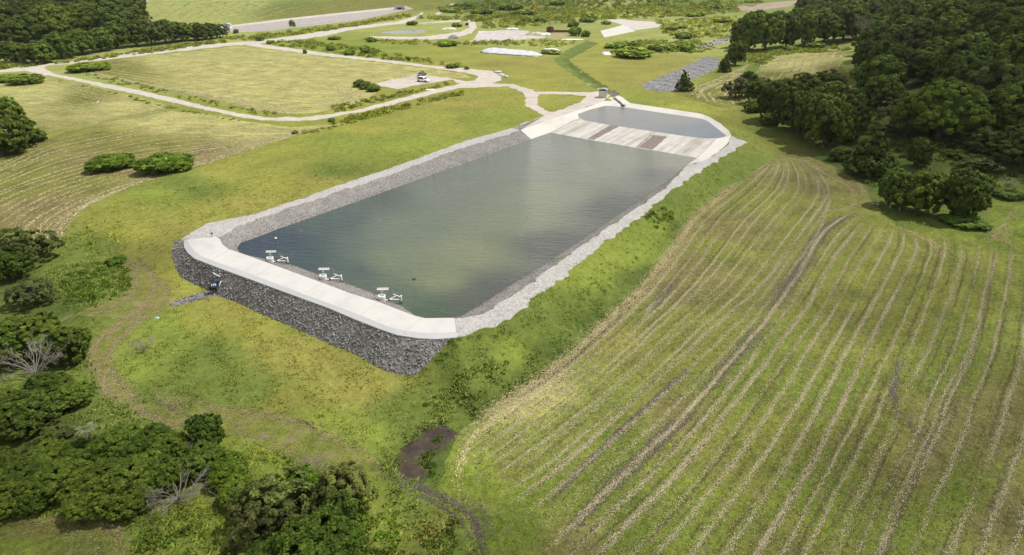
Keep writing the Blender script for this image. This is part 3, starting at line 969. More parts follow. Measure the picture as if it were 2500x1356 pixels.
t_ = (1 + 5 ** .5) / 2
ICO_V = np.array([(-1, t_, 0), (1, t_, 0), (-1, -t_, 0), (1, -t_, 0), (0, -1, t_), (0, 1, t_), (0, -1, -t_), (0, 1, -t_), (t_, 0, -1), (t_, 0, 1), (-t_, 0, -1), (-t_, 0, 1)]) / 1.902
ICO_F = np.array([(0, 11, 5), (0, 5, 1), (0, 1, 7), (0, 7, 10), (0, 10, 11), (1, 5, 9), (5, 11, 4), (11, 10, 2), (10, 7, 6), (7, 1, 8), (3, 9, 4), (3, 4, 2), (3, 2, 6), (3, 6, 8), (3, 8, 9), (4, 9, 5), (2, 4, 11), (6, 2, 10), (8, 6, 7), (9, 8, 1)])


def noise2(q, wl_, seed=0):
    r_ = np.random.default_rng(seed)
    o = np.zeros(len(q))
    for k in range(5):
        t = r_.uniform(0, 6.28)
        o += np.sin((q[:, 0] * math.cos(t) + q[:, 1] * math.sin(t)) * 6.28 / (wl_ * r_.uniform(.6, 1.6)) + r_.uniform(0, 6.28))
    return o / 2.2


def rocks(name, mask, dens_, smin, smax, pal, label, sink=.25, wetz=0):
    P, _ = sample_on(mask, dens_)
    n = len(P)
    s = smin + (smax - smin) * rng.random(n) ** 2
    V = ICO_V[None] * (1 + rng.normal(0, .16, (n, 12, 1))) * (s[:, None] * rng.uniform(.6, 1.25, (n, 3)))[:, None, :] / 2
    V = np.einsum('nij,nkj->nki', rot_rand(n), V) + P[:, None]
    V[:, :, 2] += (s * sink)[:, None]
    F = (ICO_F[None] + (np.arange(n) * 12)[:, None, None]).reshape(-1, 3)
    pal = np.array(pal)
    c = pal[rng.integers(0, len(pal), n)] * rng.uniform(.8, 1.2, (n, 1))
    c = c * (1 + .16 * noise2(P, 7, 11) + .08 * noise2(P, 2.5, 12))[:, None].clip(.6, 1.4)
    if wetz:      # darker, browner stones at the tide line
        c[P[:, 2] < wetz] *= np.array([.55, .50, .44])
    me = mesh_np(name, V.reshape(-1, 3), F, [M_ROCKS], np.repeat(c, 12, 0))
    return kind(link(name, me), 'stuff', label)


M_ROCKS = attr_mat('loose_rock', .85, spec=.2)
DARKR = [(.145, .143, .14), (.18, .175, .17), (.205, .20, .19), (.235, .225, .215), (.27, .26, .25), (.17, .155, .14)]
MIDR = [(.21, .20, .19), (.235, .225, .215), (.265, .25, .235), (.30, .285, .27), (.235, .21, .185)]
PALER = [(.28, .28, .285), (.33, .33, .33), (.39, .39, .39), (.25, .25, .25)]
rocks('riprap_rock', own_is('rock_apron', 'rock_strip'), 22.0, .11, .28, DARKR, 'dark grey angular rocks armouring the outer face below the concrete path')
rocks('bank_rock', own_is('inner_bank'), 30.0, .05, .13, MIDR, 'grey broken rocks lining the inner pond banks', wetz=WZ + .22)
rocks('blanket_rock', own_is('rock_blanket'), 6.0, .22, .45, PALER, 'pale grey rocks of the sloping rock blanket beside the far meadow')
rocks('crest_stone', own_is('gravel_crest'), 2.0, .04, .10, PALER, 'small loose stones on the gravel crest of the pond')
rocks('rubble_rock', own_is('rubble'), .25, .5, 1.6, PALER, 'grey rubble at the edge of the forest')

# ------------------------------------------------------------------ grass: blades in tufts
M_BLADE = attr_mat('grass_blade', .8, transl=.3, spec=.12)


def lift_normals(me, k, tilt=.35):
    """thin blades take the light of the sward they stand in"""
    n = rng.normal(0, tilt, (len(me.vertices) // k, 3))
    n[:, 2] = 1.0
    n /= np.linalg.norm(n, axis=1, keepdims=True)
    pn = np.zeros(len(me.polygons) * 3)
    me.polygons.foreach_get('normal', pn)
    dn = np.nonzero(pn[2::3] < 0)[0]
    vi = np.zeros(len(me.loops), np.int32)
    me.loops.foreach_get('vertex_index', vi)
    kk = len(me.loops) // len(me.polygons)
    vi = vi.reshape(-1, kk)
    vi[dn] = vi[dn][:, ::-1]
    me.loops.foreach_set('vertex_index', vi.ravel())
    me.update(calc_edges=True)
    me.polygons.foreach_set('use_smooth', np.ones(len(me.polygons), bool))
    me.normals_split_custom_set_from_vertices(np.repeat(n, k, 0).tolist())


def tufts(name, P, C, hmin, hmax, blades, label, wid=.05, lean=.5, spreadr=.18, kk='stuff'):
    n = len(P)
    h = rng.uniform(hmin, hmax, n)
    V = np.zeros((n, blades, 3, 3))
    a = rng.uniform(0, 6.28, (n, blades))
    r = rng.random((n, blades)) * spreadr
    base = np.stack([r * np.cos(a), r * np.sin(a), np.zeros_like(a)], 2)
    b2 = a + rng.normal(0, .9, a.shape)
    ln = lean * rng.uniform(.2, 1, a.shape) * h[:, None]
    tip = base + np.stack([ln * np.cos(b2), ln * np.sin(b2), h[:, None] * rng.uniform(.6, 1.05, a.shape)], 2)
    sd_ = rng.uniform(0, 6.28, a.shape)
    w = wid * (1 + h[:, None]) * rng.uniform(.7, 1.4, a.shape)
    side = np.stack([w * np.cos(sd_), w * np.sin(sd_), np.zeros_like(a)], 2)
    V[:, :, 0], V[:, :, 1], V[:, :, 2] = base - side, base + side, tip
    V += P[:, None, None, :]
    V[:, :, :2, 2] -= .03
    F = np.arange(n * blades * 3).reshape(-1, 3)
    c = (C[:, None] * rng.uniform(.8, 1.5, (n, blades, 1)))[:, :, None].repeat(3, 2)
    me = mesh_np(name, V.reshape(-1, 3), F, [M_BLADE], c.reshape(-1, 3))
    lift_normals(me, 3)
    return kind(link(name, me), kk, label)


gd = np.hypot(cen[:, 0], cen[:, 1])
inview = (np.abs(np.degrees(np.arctan2(cen[:, 0], cen[:, 1]))) < 46)
cl = np.clip(.75 + .8 * noise2(cen, 5, 3) + .5 * noise2(cen, 1.9, 4), .05, 2)
gdens = np.where(gd < 75, 7.0, np.where(gd < 130, 3.0, np.where(gd < 230, .7, .10))) * cl
gm = (own == -1) & inview & (gd > 22) & (gd < 420)
P, k = sample_on(gm, gdens, 160000)
C = spread(GRASS, P) * rng.uniform(1.1, 1.75, (len(P), 1))
far_ = np.clip(np.hypot(P[:, 0], P[:, 1]) / 90, .8, 3.5)
tufts('grass', P, C, .10, .28, 5, 'rough grass growing round the pond and the tracks', wid=.05, lean=1.6, spreadr=.3)
# rank tall grass in the low ground by the pond and the shrubs
RANK = [[(1000, 1000), (1100, 930), (1250, 880), (1300, 920), (1180, 1000), (1100, 1040), (1030, 1030)],
        [(940, 1110), (1000, 1060), (1050, 1025), (1110, 1040), (1110, 1080), (1060, 1150), (1030, 1195), (970, 1180), (930, 1140)],
        [(170, 640), (260, 640), (320, 660), (325, 710), (250, 745), (160, 760), (80, 740), (60, 690)], [(150, 580), (260, 540), (300, 590), (250, 620), (160, 620)],
        [(130, 930), (220, 880), (300, 980), (360, 1030), (260, 1060), (150, 1050)], [(340, 1290), (540, 1290), (580, 1356), (320, 1356)],
        [(880, 1210), (960, 1190), (1060, 1240), (1140, 1330), (1150, 1400), (880, 1400)]]
rk = np.zeros(len(gf), bool)
for poly in RANK:
    rk |= inside(np.array([tuple(G(*p))[:2] for p in poly]), cen)
P, k = sample_on(rk & ((own < 0) | own_is('wet_ground')), np.where(gd < 75, 5.0, 3.5) * cl, 60000)
tufts('tall_grass', P, spread(GRASS, P) * rng.uniform(1.2, 1.95, (len(P), 1)), .18, .48, 6, 'rank tall green grass in the low ground and along the bank', wid=.07, spreadr=.4, lean=1.0)
# short stubble of the mown field on the pond's far side of the swale
hf = own_is('hay_field', 'mown_path') & inview & (gd < 125)
P, k = sample_on(hf, np.where(gd < 70, 11.0, 4.5), 90000)
C = spread(MOWN, P) * rng.uniform(.75, 1.7, (len(P), 1))
tan_ = rng.random(len(P)) < .12
C[tan_] = np.array([.30, .255, .14]) * rng.uniform(.6, 1.15, (tan_.sum(), 1))
tufts('stubble', P, C, .04, .11, 4, 'short mown grass stubble on the hay fields', wid=.045, lean=2.2, spreadr=.25)
# yellow flowered ground cover near the lower shrubs
FLW = [[(0, 1215), (150, 1240), (330, 1250), (520, 1230), (580, 1290), (480, 1300), (330, 1300), (250, 1262), (0, 1262)], [(570, 1080), (700, 1110), (800, 1160), (700, 1150), (600, 1110)]]
rk = np.zeros(len(gf), bool)
for poly in FLW:
    rk |= inside(np.array([tuple(G(*p))[:2] for p in poly]), cen)
P, k = sample_on(rk & (own < 0), 12.0, 20000)
C = np.where(rng.random((len(P), 1)) < .09, np.array([(.48, .40, .03)]), np.array([(.10, .15, .015)]) * rng.uniform(.7, 1.4, (len(P), 1)))
tufts('flowering_herb', P, C, .1, .28, 5, 'low herbs with small yellow flowers below the shrubs', wid=.06, lean=1.4, spreadr=.3)

# ------------------------------------------------------------------ straw left in rows by the mower
def resample(pl, n):
    P = np.array([tuple(G(*p)) for p in pl])
    s = np.concatenate([[0], np.cumsum(np.linalg.norm(np.diff(P, axis=0), axis=1))])
    u = np.linspace(0, s[-1], n)
    Q = np.stack([np.interp(u, s, P[:, k]) for k in range(3)], 1)
    for _ in range(14):
        Q[1:-1] = .25 * Q[:-2] + .5 * Q[1:-1] + .25 * Q[2:]
    return Q


STRAW = []


def rows(guides, gaps, strength=1.0, width=.55, per_m=9.0, ql=.125, col=(.43, .38, .25), brk_=.34):
    """rows of straw between neighbouring guide lines; gaps[i] rows in gap i"""
    n = 90
    Gs = [resample(g, n) for g in guides]
    for gi, k in enumerate(gaps):
        for j in range(k):
            t = (j + rng.normal(0, .10)) / k
            L = Gs[gi] * (1 - t) + Gs[gi + 1] * t
            one_row(L, strength * rng.uniform(.35, 1.15), width * rng.uniform(.7, 1.3), per_m, ql, col, brk_)
    one_row(Gs[-1], strength, width, per_m, ql, col, brk_)


def one_row(L, strength, width, per_m, ql, col, brk_):
    d = np.diff(L, axis=0)
    seg = np.linalg.norm(d, axis=1)
    tot = seg.sum()
    m = int(tot * per_m * max(strength, .15))
    u = rng.random(m) * tot
    s = np.concatenate([[0], np.cumsum(seg)])
    ph = rng.uniform(0, 6.28, 4)
    fade = .5 + .5 * np.sin(u / 11 + ph[0]) * np.sin(u / 23 + ph[1]) + .35 * np.sin(u / 3.7 + ph[2])
    e_ = np.minimum(u, tot - u) / 5.0
    keep = rng.random(m) < np.clip(fade + .75 - brk_, .05, 1) * np.clip(e_, .1, 1)
    u = u[keep]
    P = np.stack([np.interp(u, s, L[:, q]) for q in range(3)], 1)
    i = np.clip(np.searchsorted(s, u) - 1, 0, len(d) - 1)
    T = d[i] / seg[i][:, None]
    Nn = np.stack([-T[:, 1], T[:, 0], 0 * u], 1)
    wob = .10 * np.sin(u / 9.0 + ph[3]) + .05 * np.sin(u / 1.3 + ph[0])
    P = P + Nn * (rng.normal(0, width / 2.2, len(u)) + wob)[:, None]
    STRAW.append((P, np.arctan2(T[:, 1], T[:, 0]), ql * np.ones(len(u)), np.array(col) * rng.uniform(.6, 1.3, (len(u), 1))))


STR1 = .85
G1 = FIELD_EDGE[1:-1]
G2 = [(1235, 1236), (1310, 1192), (1378, 1127), (1480, 1049), (1548, 974), (1643, 896), (1718, 817), (1786, 766), (1854, 702), (1888, 661), (1922, 613), (1970, 552), (2010, 500), (2030, 470), (2000, 420), (1950, 385)]
G3_ = [(1330, 1340), (1410, 1275), (1480, 1200), (1560, 1122), (1650, 1042), (1718, 964), (1803, 860), (1860, 795), (1925, 702), (1970, 635), (1995, 588), (2030, 548), (2080, 520)]
G4 = [(1400, 1420), (1463, 1356), (1560, 1255), (1650, 1168), (1752, 1035), (1854, 905), (1890, 850), (1973, 749), (2010, 681), (2044, 620), (2112, 538)]
G5 = [(1800, 1440), (1851, 1352), (1922, 1229), (1970, 1148), (2034, 1029), (2092, 906), (2133, 824), (2167, 756), (2201, 695), (2235, 613), (2240, 593), (2225, 566)]
G6 = [(2110, 1440), (2153, 1355), (2201, 1226), (2248, 1134), (2296, 1042), (2313, 964), (2344, 923), (2378, 851), (2395, 780), (2420, 680), (2432, 600)]
G7 = [(2420, 1440), (2466, 1356), (2497, 1253), (2550, 1100), (2590, 900), (2600, 700), (2590, 600)]
rows([G1, G2], [9], STR1, .33, 125)
rows([G2, G3_], [3], STR1, .33, 125)
rows([G3_, G4], [2], STR1, .33, 125)
rows([G4, G5], [5], STR1, .33, 125)
rows([G5, G6], [5], STR1, .31, 125)
rows([G6, G7], [4], STR1, .31, 125)
G8 = [(2800, 1440), (2850, 1330), (2880, 1200), (2900, 1050), (2900, 900), (2880, 750), (2840, 620)]
rows([G7, G8], [5], STR1, .31, 60)
for ga, gb, k_ in ((G1, G2, 38), (G2, G3_, 16), (G3_, G4, 10), (G4, G5, 26), (G5, G6, 26), (G6, G7, 20)):
    rows([ga, gb], [k_], .09, .30, 60, .15, (.30, .26, .14), .45)      # thin scattered trash between the rows
    rows([ga, gb], [k_ // 2], .14, .22, 60, .15, (.075, .085, .028), .55)
DKC = (.105, .092, .048)      # bare wheelings between the rows
rows([G1, G2], [5], .3, .2, 50, .22, DKC, .5)
rows([G3_, G4], [2], .4, .22, 50, .22, DKC, .45)
rows([G4, G5], [4], .32, .2, 50, .22, DKC, .5)
rows([G5, G6], [6], .42, .22, 50, .22, DKC, .45)
rows([G6, G7], [4], .35, .2, 50, .22, DKC, .5)
one_row(resample(G1[2:-1], 120), 3.2, 1.1, 60, .22, (.38, .32, .17), .1)
one_row(resample([(1110, 1200), (1118, 1150), (1135, 1095), (1165, 1055), (1230, 1010), (1290, 975), (1400, 905)], 80), 2.6, .6, 60, .22, (.42, .38, .19), .1)
for c_ in [[(2150, 540), (2200, 556), (2290, 600), (2300, 640)], [(2410, 600), (2440, 560), (2470, 520), (2490, 500)], [(2400, 560), (2440, 590), (2500, 600)], [(2460, 545), (2455, 590), (2500, 620)],
           [(1905, 378), (1960, 378), (2040, 415), (2100, 450), (2115, 490)], [(1890, 392), (1960, 388), (2020, 430), (2085, 460), (2085, 510), (1980, 520)]]:
    one_row(resample(c_, 60), 1.5, .7, 34, .24, (.36, .30, .17), .2)
# the hay fields beyond
FL = (.42, .38, .21)
rows([[(20, 198), (120, 192), (200, 212), (420, 264)], [(40, 250), (120, 262), (250, 280), (400, 283)], [(90, 310), (180, 312), (300, 290)]], [9, 6], 1.0, .55, 14, .5, FL)
rows([[(850, 304), (700, 318), (600, 303), (500, 290), (420, 285), (300, 310), (120, 345), (20, 395), (-60, 430)],
      [(760, 322), (600, 345), (450, 362), (300, 385), (150, 425), (60, 455), (-60, 500)],
      [(700, 338), (520, 385), (400, 420), (280, 455), (150, 500), (80, 540), (40, 590)],
      [(520, 396), (323, 453), (204, 503), (160, 555), (136, 606)]], [9, 7, 6], 1.1, .55, 20, .42, FL)
rows([[(575, 114), (640, 120), (800, 146), (930, 158), (1060, 176), (1140, 186)], [(300, 140), (500, 150), (700, 175), (860, 195), (900, 206)], [(180, 172), (330, 200), (480, 226), (620, 250), (760, 262), (840, 252), (870, 225)],
      [(240, 182), (450, 227), (560, 253), (640, 271), (740, 281), (800, 272)]], [12, 12, 7], 1.0, .65, 11, .6, FL)
for k_ in range(6):
    one_row(resample([(830 + k_ * 14, 205 + k_ * 4), (822 + k_ * 14, 222 + k_ * 3), (836 + k_ * 10, 240 + k_), (850 + k_ * 6, 256 - k_ * 2)], 40), 1.2, .6, 6, .8, FL, .2)
rows([[(1862, 145), (1856, 165), (1842, 190), (1838, 206)], [(2060, 126), (2046, 165), (2030, 200), (2000, 232)]], [9], 1.3, .6, 7, .8, FL)
rows([[(1828, 160), (1760, 190), (1690, 216), (1650, 228)], [(1815, 185), (1760, 205), (1710, 225), (1730, 250)], [(1808, 200), (1775, 225), (1790, 250), (1810, 266)]], [5, 4], 1.4, .6, 7, .8, FL)
for k_ in range(14):
    x = 370 + k_ * 22
    one_row(resample([(x, 50 - k_), (x + 30 + 10 * (k_ % 3), 25), (x + 60 + 14 * (k_ % 4), 4)], 30), .8, 1.0, 2.5, 2.0, (.36, .33, .16), .3)
for k_ in range(6):
    one_row(resample([(560 + k_ * 20, 50 - k_ * 5), (740, 38 - k_ * 4), (900, 22 - k_ * 3)], 30), .6, 1.2, 2.0, 2.2, (.34, .32, .15), .4)
# brown cut edges of the mown paths
BRC = (.30, .24, .135)
for c_, s_ in [([(306, 627), (320, 650), (335, 690), (300, 735), (204, 765)], 2), ([(333, 627), (357, 647), (384, 681), (418, 704), (418, 722), (384, 750), (340, 790), (266, 850), (262, 896), (299, 947), (345, 987)], 2.4),
               ([(400, 725), (320, 770), (240, 825), (222, 852), (230, 896), (252, 947), (289, 984), (357, 1016), (425, 1039), (480, 1050)], 3), ([(365, 945), (400, 975), (450, 1000), (485, 1006)], 2.4),
               ([(405, 955), (450, 975), (510, 991), (629, 1005), (748, 1036), (850, 1087), (920, 1120)], 1.4), ([(565, 1056), (646, 1077), (714, 1114), (790, 1150)], 2.0), ([(330, 690), (300, 740), (250, 765)], 3), ([(380, 690), (360, 740), (300, 790)], 2.5),
               ([(-20, 1275), (100, 1268), (200, 1266), (258, 1278), (288, 1300), (302, 1345), (306, 1400)], 2.0), ([(0, 1302), (120, 1298), (210, 1305), (240, 1330), (250, 1400)], .9), ([(150, 1330), (190, 1345), (210, 1400)], .6)]:
    one_row(resample(c_, 80), s_ * .95, .75, 44, .18, BRC, .15)
GBV = BVHTree.FromPolygons([tuple(v) for v in G3], [tuple(int(i) for i in f) for f in gf])


def gz_at(x, y):
    h = GBV.ray_cast(Vector((x, y, 3000.0)), DN)
    return h[0].z if h[0] else 0.0


def scatter_quads(name, rows_, mat, label, zr, wr, aj):
    n = sum(len(q[0]) for q in rows_)
    P = np.concatenate([q[0] for q in rows_])
    A = np.concatenate([q[1] for q in rows_]) + rng.normal(0, aj, n)
    L_ = np.concatenate([q[2] for q in rows_]) * rng.uniform(.5, 1.4, n)
    C = np.concatenate([q[3] for q in rows_])
    du = np.stack([np.cos(A), np.sin(A), rng.normal(0, .06, n)], 1) * (L_ / 2)[:, None]
    dv = np.stack([-np.sin(A), np.cos(A), rng.normal(0, .12, n)], 1) * (L_ * rng.uniform(*wr, n))[:, None]
    P[:, 2] = [gz_at(x, y) for x, y in P[:, :2]]
    P[:, 2] += rng.uniform(*zr, n)
    V = np.stack([P - du - dv, P + du - dv * .4, P + du * 1.1 + dv * .4, P - du * .9 + dv], 1).reshape(-1, 3)
    return kind(link(name, mesh_np(name, V, np.arange(n * 4).reshape(-1, 4), [mat], np.repeat(C, 4, 0))), 'stuff', label)


scatter_quads('straw', STRAW, attr_mat('cut_straw', .9, transl=.15, spec=.1), 'pale cut straw lying in rows across the mown fields', (.02, .07), (.08, .18), .45)
STRAW = []
MU = (.082, .069, .055)
for c_, s_, w_ in [([(926, 1134), (970, 1168), (1038, 1199), (1106, 1226), (1157, 1270), (1178, 1356), (1180, 1420)], 1.8, .42), ([(905, 1140), (955, 1178), (1020, 1210), (1090, 1245), (1135, 1285), (1150, 1356)], .6, .35),
                   ([(1150, 1222), (1172, 1245), (1193, 1280), (1208, 1330)], 1.2, .4), ([(1110, 1200), (1150, 1230), (1165, 1260)], 1.2, .4),
                   ([(2089, 521), (2050, 536), (2024, 552), (1990, 593), (1966, 640), (1922, 698), (1880, 760)], 4.2, 1.25), ([(1880, 760), (1850, 810), (1800, 870), (1710, 970)], 2.4, 1.1),
                   ([(1700, 990), (1643, 1045), (1560, 1120), (1480, 1195), (1410, 1270), (1370, 1310)], 3.6, .85), ([(1700, 880), (1650, 930), (1560, 1010), (1460, 1110), (1380, 1190), (1330, 1240)], 1.8, .35),
                   ([(2200, 890), (2185, 960), (2192, 1010), (2210, 1050)], 1.0, .35), ([(2160, 1010), (2170, 960), (2190, 905), (2215, 860)], .8, .3), ([(2215, 990), (2225, 1040), (2260, 1085), (2300, 1130)], .6, .3),
                   ([(2300, 935), (2335, 960), (2330, 1010), (2310, 1060)], .6, .3), ([(1590, 770), (1630, 710), (1665, 670)], 1.5, .9), ([(1240, 985), (1320, 935), (1400, 880), (1470, 815), (1540, 745)], 1.2, .3),
                   ([(2270, 1010), (2265, 1060), (2255, 1120)], .8, .9), ([(365, 965), (420, 1000), (480, 1030)], .7, .5)]:
    one_row(resample(c_, 100), s_, w_, 60, .16, MU, .05)
scatter_quads('mud', STRAW, attr_mat('churned_mud', .8, spec=.2), 'dark churned mud in the wheel tracks', (.005, .035), (.25, .5), 1.2)
# ------------------------------------------------------------------ trees and shrubs
M_LEAF = attr_mat('leaf', .7, transl=.28, spec=.12, objcol=True)
M_BARK = plain('bark', (.13, .105, .08), .9, var=.3, vs=4)
M_DEAD = plain('dead_wood', (.19, .17, .15), .85, var=.25, vs=4)


def crown_mesh(name, seed, lobes, nclump, per, leaf, cr, hue, up=.25, gap=0.0, core=.74, huevar=.25, aspect=1.7):
    """lobes: (x,y,z,rx,ry,rz) in a unit tree (height 1, width 1). Clumps of leaves over the lobes, each leaf a small quad."""
    r = np.random.default_rng(seed)
    L = np.array(lobes, float)
    area = (L[:, 3] * L[:, 4] + L[:, 3] * L[:, 5] + L[:, 4] * L[:, 5])
    cc, cn_ = [], []
    while len(cc) < nclump:
        i = r.choice(len(L), p=area / area.sum())
        d = r.normal(size=3)
        d /= np.linalg.norm(d)
        if d[2] < -.55:
            continue
        p = L[i, :3] + d * L[i, 3:] * r.uniform(.86, 1.04)
        q = (p - L[:, :3]) / L[:, 3:]
        if (np.linalg.norm(q, axis=1) < .80).any() or p[2] < .03:
            continue
        n_ = d / L[i, 3:]
        cc.append(p)
        cn_.append(n_ / np.linalg.norm(n_))
    cc, cn_ = np.array(cc), np.array(cn_)
    crr = cr * r.uniform(.65, 1.35, len(cc))
    ctone = r.normal(1, huevar, len(cc)).clip(.45, 1.7)
    nn = nclump * per
    k = np.repeat(np.arange(nclump), per)
    d = r.normal(size=(nn, 3))
    d /= np.linalg.norm(d, axis=1, keepdims=True)
    fl = (d * cn_[k]).sum(1) < -.15
    d[fl] *= -1
    rad = crr[k] * r.uniform(.45, 1.05, nn)
    P = cc[k] + d * rad[:, None]
    nor = d * .75 + cn_[k] * .35 + np.array([0, 0, up]) + r.normal(0, .35, (nn, 3))
    nor /= np.linalg.norm(nor, axis=1, keepdims=True)
    t = np.cross(nor, r.normal(size=(nn, 3)))
    t /= np.linalg.norm(t, axis=1, keepdims=True)
    b_ = np.cross(nor, t)
    s = leaf * r.uniform(.6, 1.3, (nn, 1))
    t, b_ = t * s * aspect * .5, b_ * s * .5
    V = np.stack([P - t, P - b_ + t * .1, P + t, P + b_ + t * .1], 1).reshape(-1, 3)
    F = np.arange(nn * 4).reshape(-1, 4)
    hue = np.array(hue)
    c = hue[None] * (ctone[k] * r.uniform(.7, 1.35, nn))[:, None]
    c[:, 0] *= r.uniform(.85, 1.18, nn)
    c = np.repeat(c, 4, 0)
    Vs, Fs, Cs = [V], [F], [c]
    n0 = len(V)
    tris = []
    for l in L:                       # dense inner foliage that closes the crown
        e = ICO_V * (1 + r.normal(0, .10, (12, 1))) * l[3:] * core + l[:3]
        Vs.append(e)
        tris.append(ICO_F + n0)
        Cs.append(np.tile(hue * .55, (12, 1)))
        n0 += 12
    return mesh_np(name, np.concatenate(Vs), [F, np.concatenate(tris)], [M_LEAF], np.concatenate(Cs))


def trunk_mesh(name, seed, h0, h1, r0, lobes, mat):
    mb = MB()
    r = np.random.default_rng(seed)
    mb.tube([(0, 0, -.06), (.01, 0, h0 * .5), (.0, .01, h0), (.02, 0, h1)], [r0 * 1.3, r0, r0 * .8, r0 * .3], 7)
    for l in lobes[:6]:
        m_ = (l[0] * .5, l[1] * .5, h0 + (l[2] - h0) * .5 - .02)
        mb.tube([(0, 0, h0 * .8), m_, (l[0], l[1], l[2])], [r0 * .55, r0 * .4, r0 * .15], 5)
    me = bpy.data.meshes.new(name)
    me.from_pydata([tuple(v) for v in mb.v], [], mb.f)
    me.materials.append(mat)
    return me


def lobes_round(seed, n=6, z0=.18, spreadk=.25, top=1.0):
    r = np.random.default_rng(seed)
    out = [(0, 0, .52, .38, .38, .42), (.05, -.05, .30, .34, .34, .24)]
    for i in range(n):
        a = i * 6.283 / n + r.uniform(-.4, .4)
        q = spreadk * r.uniform(.75, 1.15)
        z = r.uniform(.30, .66)
        out.append((q * math.cos(a), q * math.sin(a), z, .24 * r.uniform(.8, 1.15), .24 * r.uniform(.8, 1.15), .26 * r.uniform(.8, 1.2)))
    out.append((r.uniform(-.1, .1), r.uniform(-.1, .1), .74, .24, .24, .25))
    return out


def lobes_cone(seed):
    r = np.random.default_rng(seed)
    out = []
    for i in range(6):
        z = .14 + i * .145
        w = .47 * (1 - z) ** .75 + .03
        out.append((r.uniform(-.05, .05), r.uniform(-.05, .05), z, w, w * r.uniform(.85, 1.1), .13))
    return out


def lobes_tall(seed):
    r = np.random.default_rng(seed)
    out = [(0, 0, .5, .36, .36, .45)]
    for i in range(7):
        a = i * 2.4
        z = .2 + .1 * i
        q = .2 * (1.05 - abs(z - .45))
        out.append((q * math.cos(a), q * math.sin(a), z, .25 * r.uniform(.8, 1.1), .25 * r.uniform(.8, 1.1), .17))
    return out


def lobes_shrub(seed, n=7):
    r = np.random.default_rng(seed)
    out = [(0, 0, .35, .32, .32, .42)]
    for i in range(n):
        a = i * 6.283 / n + r.uniform(-.5, .5)
        q = .28 * r.uniform(.6, 1.1)
        out.append((q * math.cos(a), q * math.sin(a), r.uniform(.2, .5), .22 * r.uniform(.8, 1.2), .22 * r.uniform(.8, 1.2), .3 * r.uniform(.8, 1.3)))
    return out


DARK, MID, LIT, OLI, GRY = (.05, .08, .010), (.088, .132, .018), (.120, .172, .024), (.100, .125, .030), (.11, .12, .075)
PROTO = {}


def proto(key, lob, nclump, per, leaf, cr, hue, trunk=(.16, .6, .030), **kw):
    seed = abs(hash(key)) % 9999 if False else sum(ord(c) * (i + 3) for i, c in enumerate(key)) % 9999
    PROTO[key] = (crown_mesh('crown', seed, lob, nclump, per, leaf, cr, hue, **kw), trunk_mesh('trunk', seed, *trunk, lob, M_BARK) if trunk else None)


for i in range(4):
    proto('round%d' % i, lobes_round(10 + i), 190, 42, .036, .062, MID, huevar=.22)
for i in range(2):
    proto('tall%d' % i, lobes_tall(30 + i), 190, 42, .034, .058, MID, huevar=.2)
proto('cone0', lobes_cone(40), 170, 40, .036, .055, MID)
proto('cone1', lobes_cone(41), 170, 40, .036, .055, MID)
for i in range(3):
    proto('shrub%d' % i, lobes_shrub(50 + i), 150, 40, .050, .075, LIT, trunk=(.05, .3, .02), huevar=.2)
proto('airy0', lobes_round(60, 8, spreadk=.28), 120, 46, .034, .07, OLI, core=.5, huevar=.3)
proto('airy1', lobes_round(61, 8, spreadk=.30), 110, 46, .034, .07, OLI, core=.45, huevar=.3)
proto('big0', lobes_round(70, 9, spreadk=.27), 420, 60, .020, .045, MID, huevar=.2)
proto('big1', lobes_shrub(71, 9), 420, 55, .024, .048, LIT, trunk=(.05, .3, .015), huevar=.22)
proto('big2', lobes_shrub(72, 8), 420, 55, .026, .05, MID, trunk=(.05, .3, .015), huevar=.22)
proto('reed0', lobes_shrub(80, 6), 260, 60, .035, .06, LIT, trunk=None, aspect=4.0, up=.0)
proto('bush0', lobes_shrub(85, 5), 60, 26, .10, .12, LIT, trunk=None)
proto('bush1', lobes_shrub(86, 6), 60, 26, .10, .12, LIT, trunk=None)


def dead_mesh(name, seed, n=11, leanout=1.0, twigs=3):
    """bare branching limbs, unit height"""
    r = np.random.default_rng(seed)
    mb = MB()
    mb.tube([(0, 0, -.05), (.01, .01, .15), (.0, .0, .34)], [.022, .018, .014], 6)
    for i in range(n):
        a = i * 6.283 / n + r.uniform(-.3, .3)
        e = r.uniform(.25, .5) * leanout
        z1 = r.uniform(.62, 1.0)
        p0 = Vector((0, 0, r.uniform(.10, .33)))
        p1 = Vector((e * .45 * math.cos(a), e * .45 * math.sin(a), p0.z + (z1 - p0.z) * .5))
        p2 = Vector((e * math.cos(a + .2), e * math.sin(a + .2), z1))
        mb.tube([p0, p1, p2], [.009, .006, .0025], 4, cap=False)
        for j in range(twigs * 2):
            t = r.uniform(.35, .98)
            q = p1.lerp(p2, (t - .3) / .7) if t > .3 else p0.lerp(p1, t / .3)
            d = Vector(r.normal(size=3)) * .5 + (p2 - p0).normalized()
            d.normalize()
            q1 = q + d * r.uniform(.08, .2)
            mb.tube([q, q1], [.0036, .0014], 3, cap=False)
            for _ in range(2):
                d2 = (d + Vector(r.normal(size=3)) * .6).normalized()
                mb.tube([q.lerp(q1, .6), q.lerp(q1, .6) + d2 * r.uniform(.05, .12)], [.0022, .001], 3, cap=False)
    me = bpy.data.meshes.new(name)
    me.from_pydata([tuple(v) for v in mb.v], [], mb.f)
    me.materials.append(M_DEAD)
    return me


DEADM = [dead_mesh('limb', 5, 15, 1.0, 5), dead_mesh('limb', 6, 20, 1.15, 6), dead_mesh('limb', 7, 9, .8, 4)]


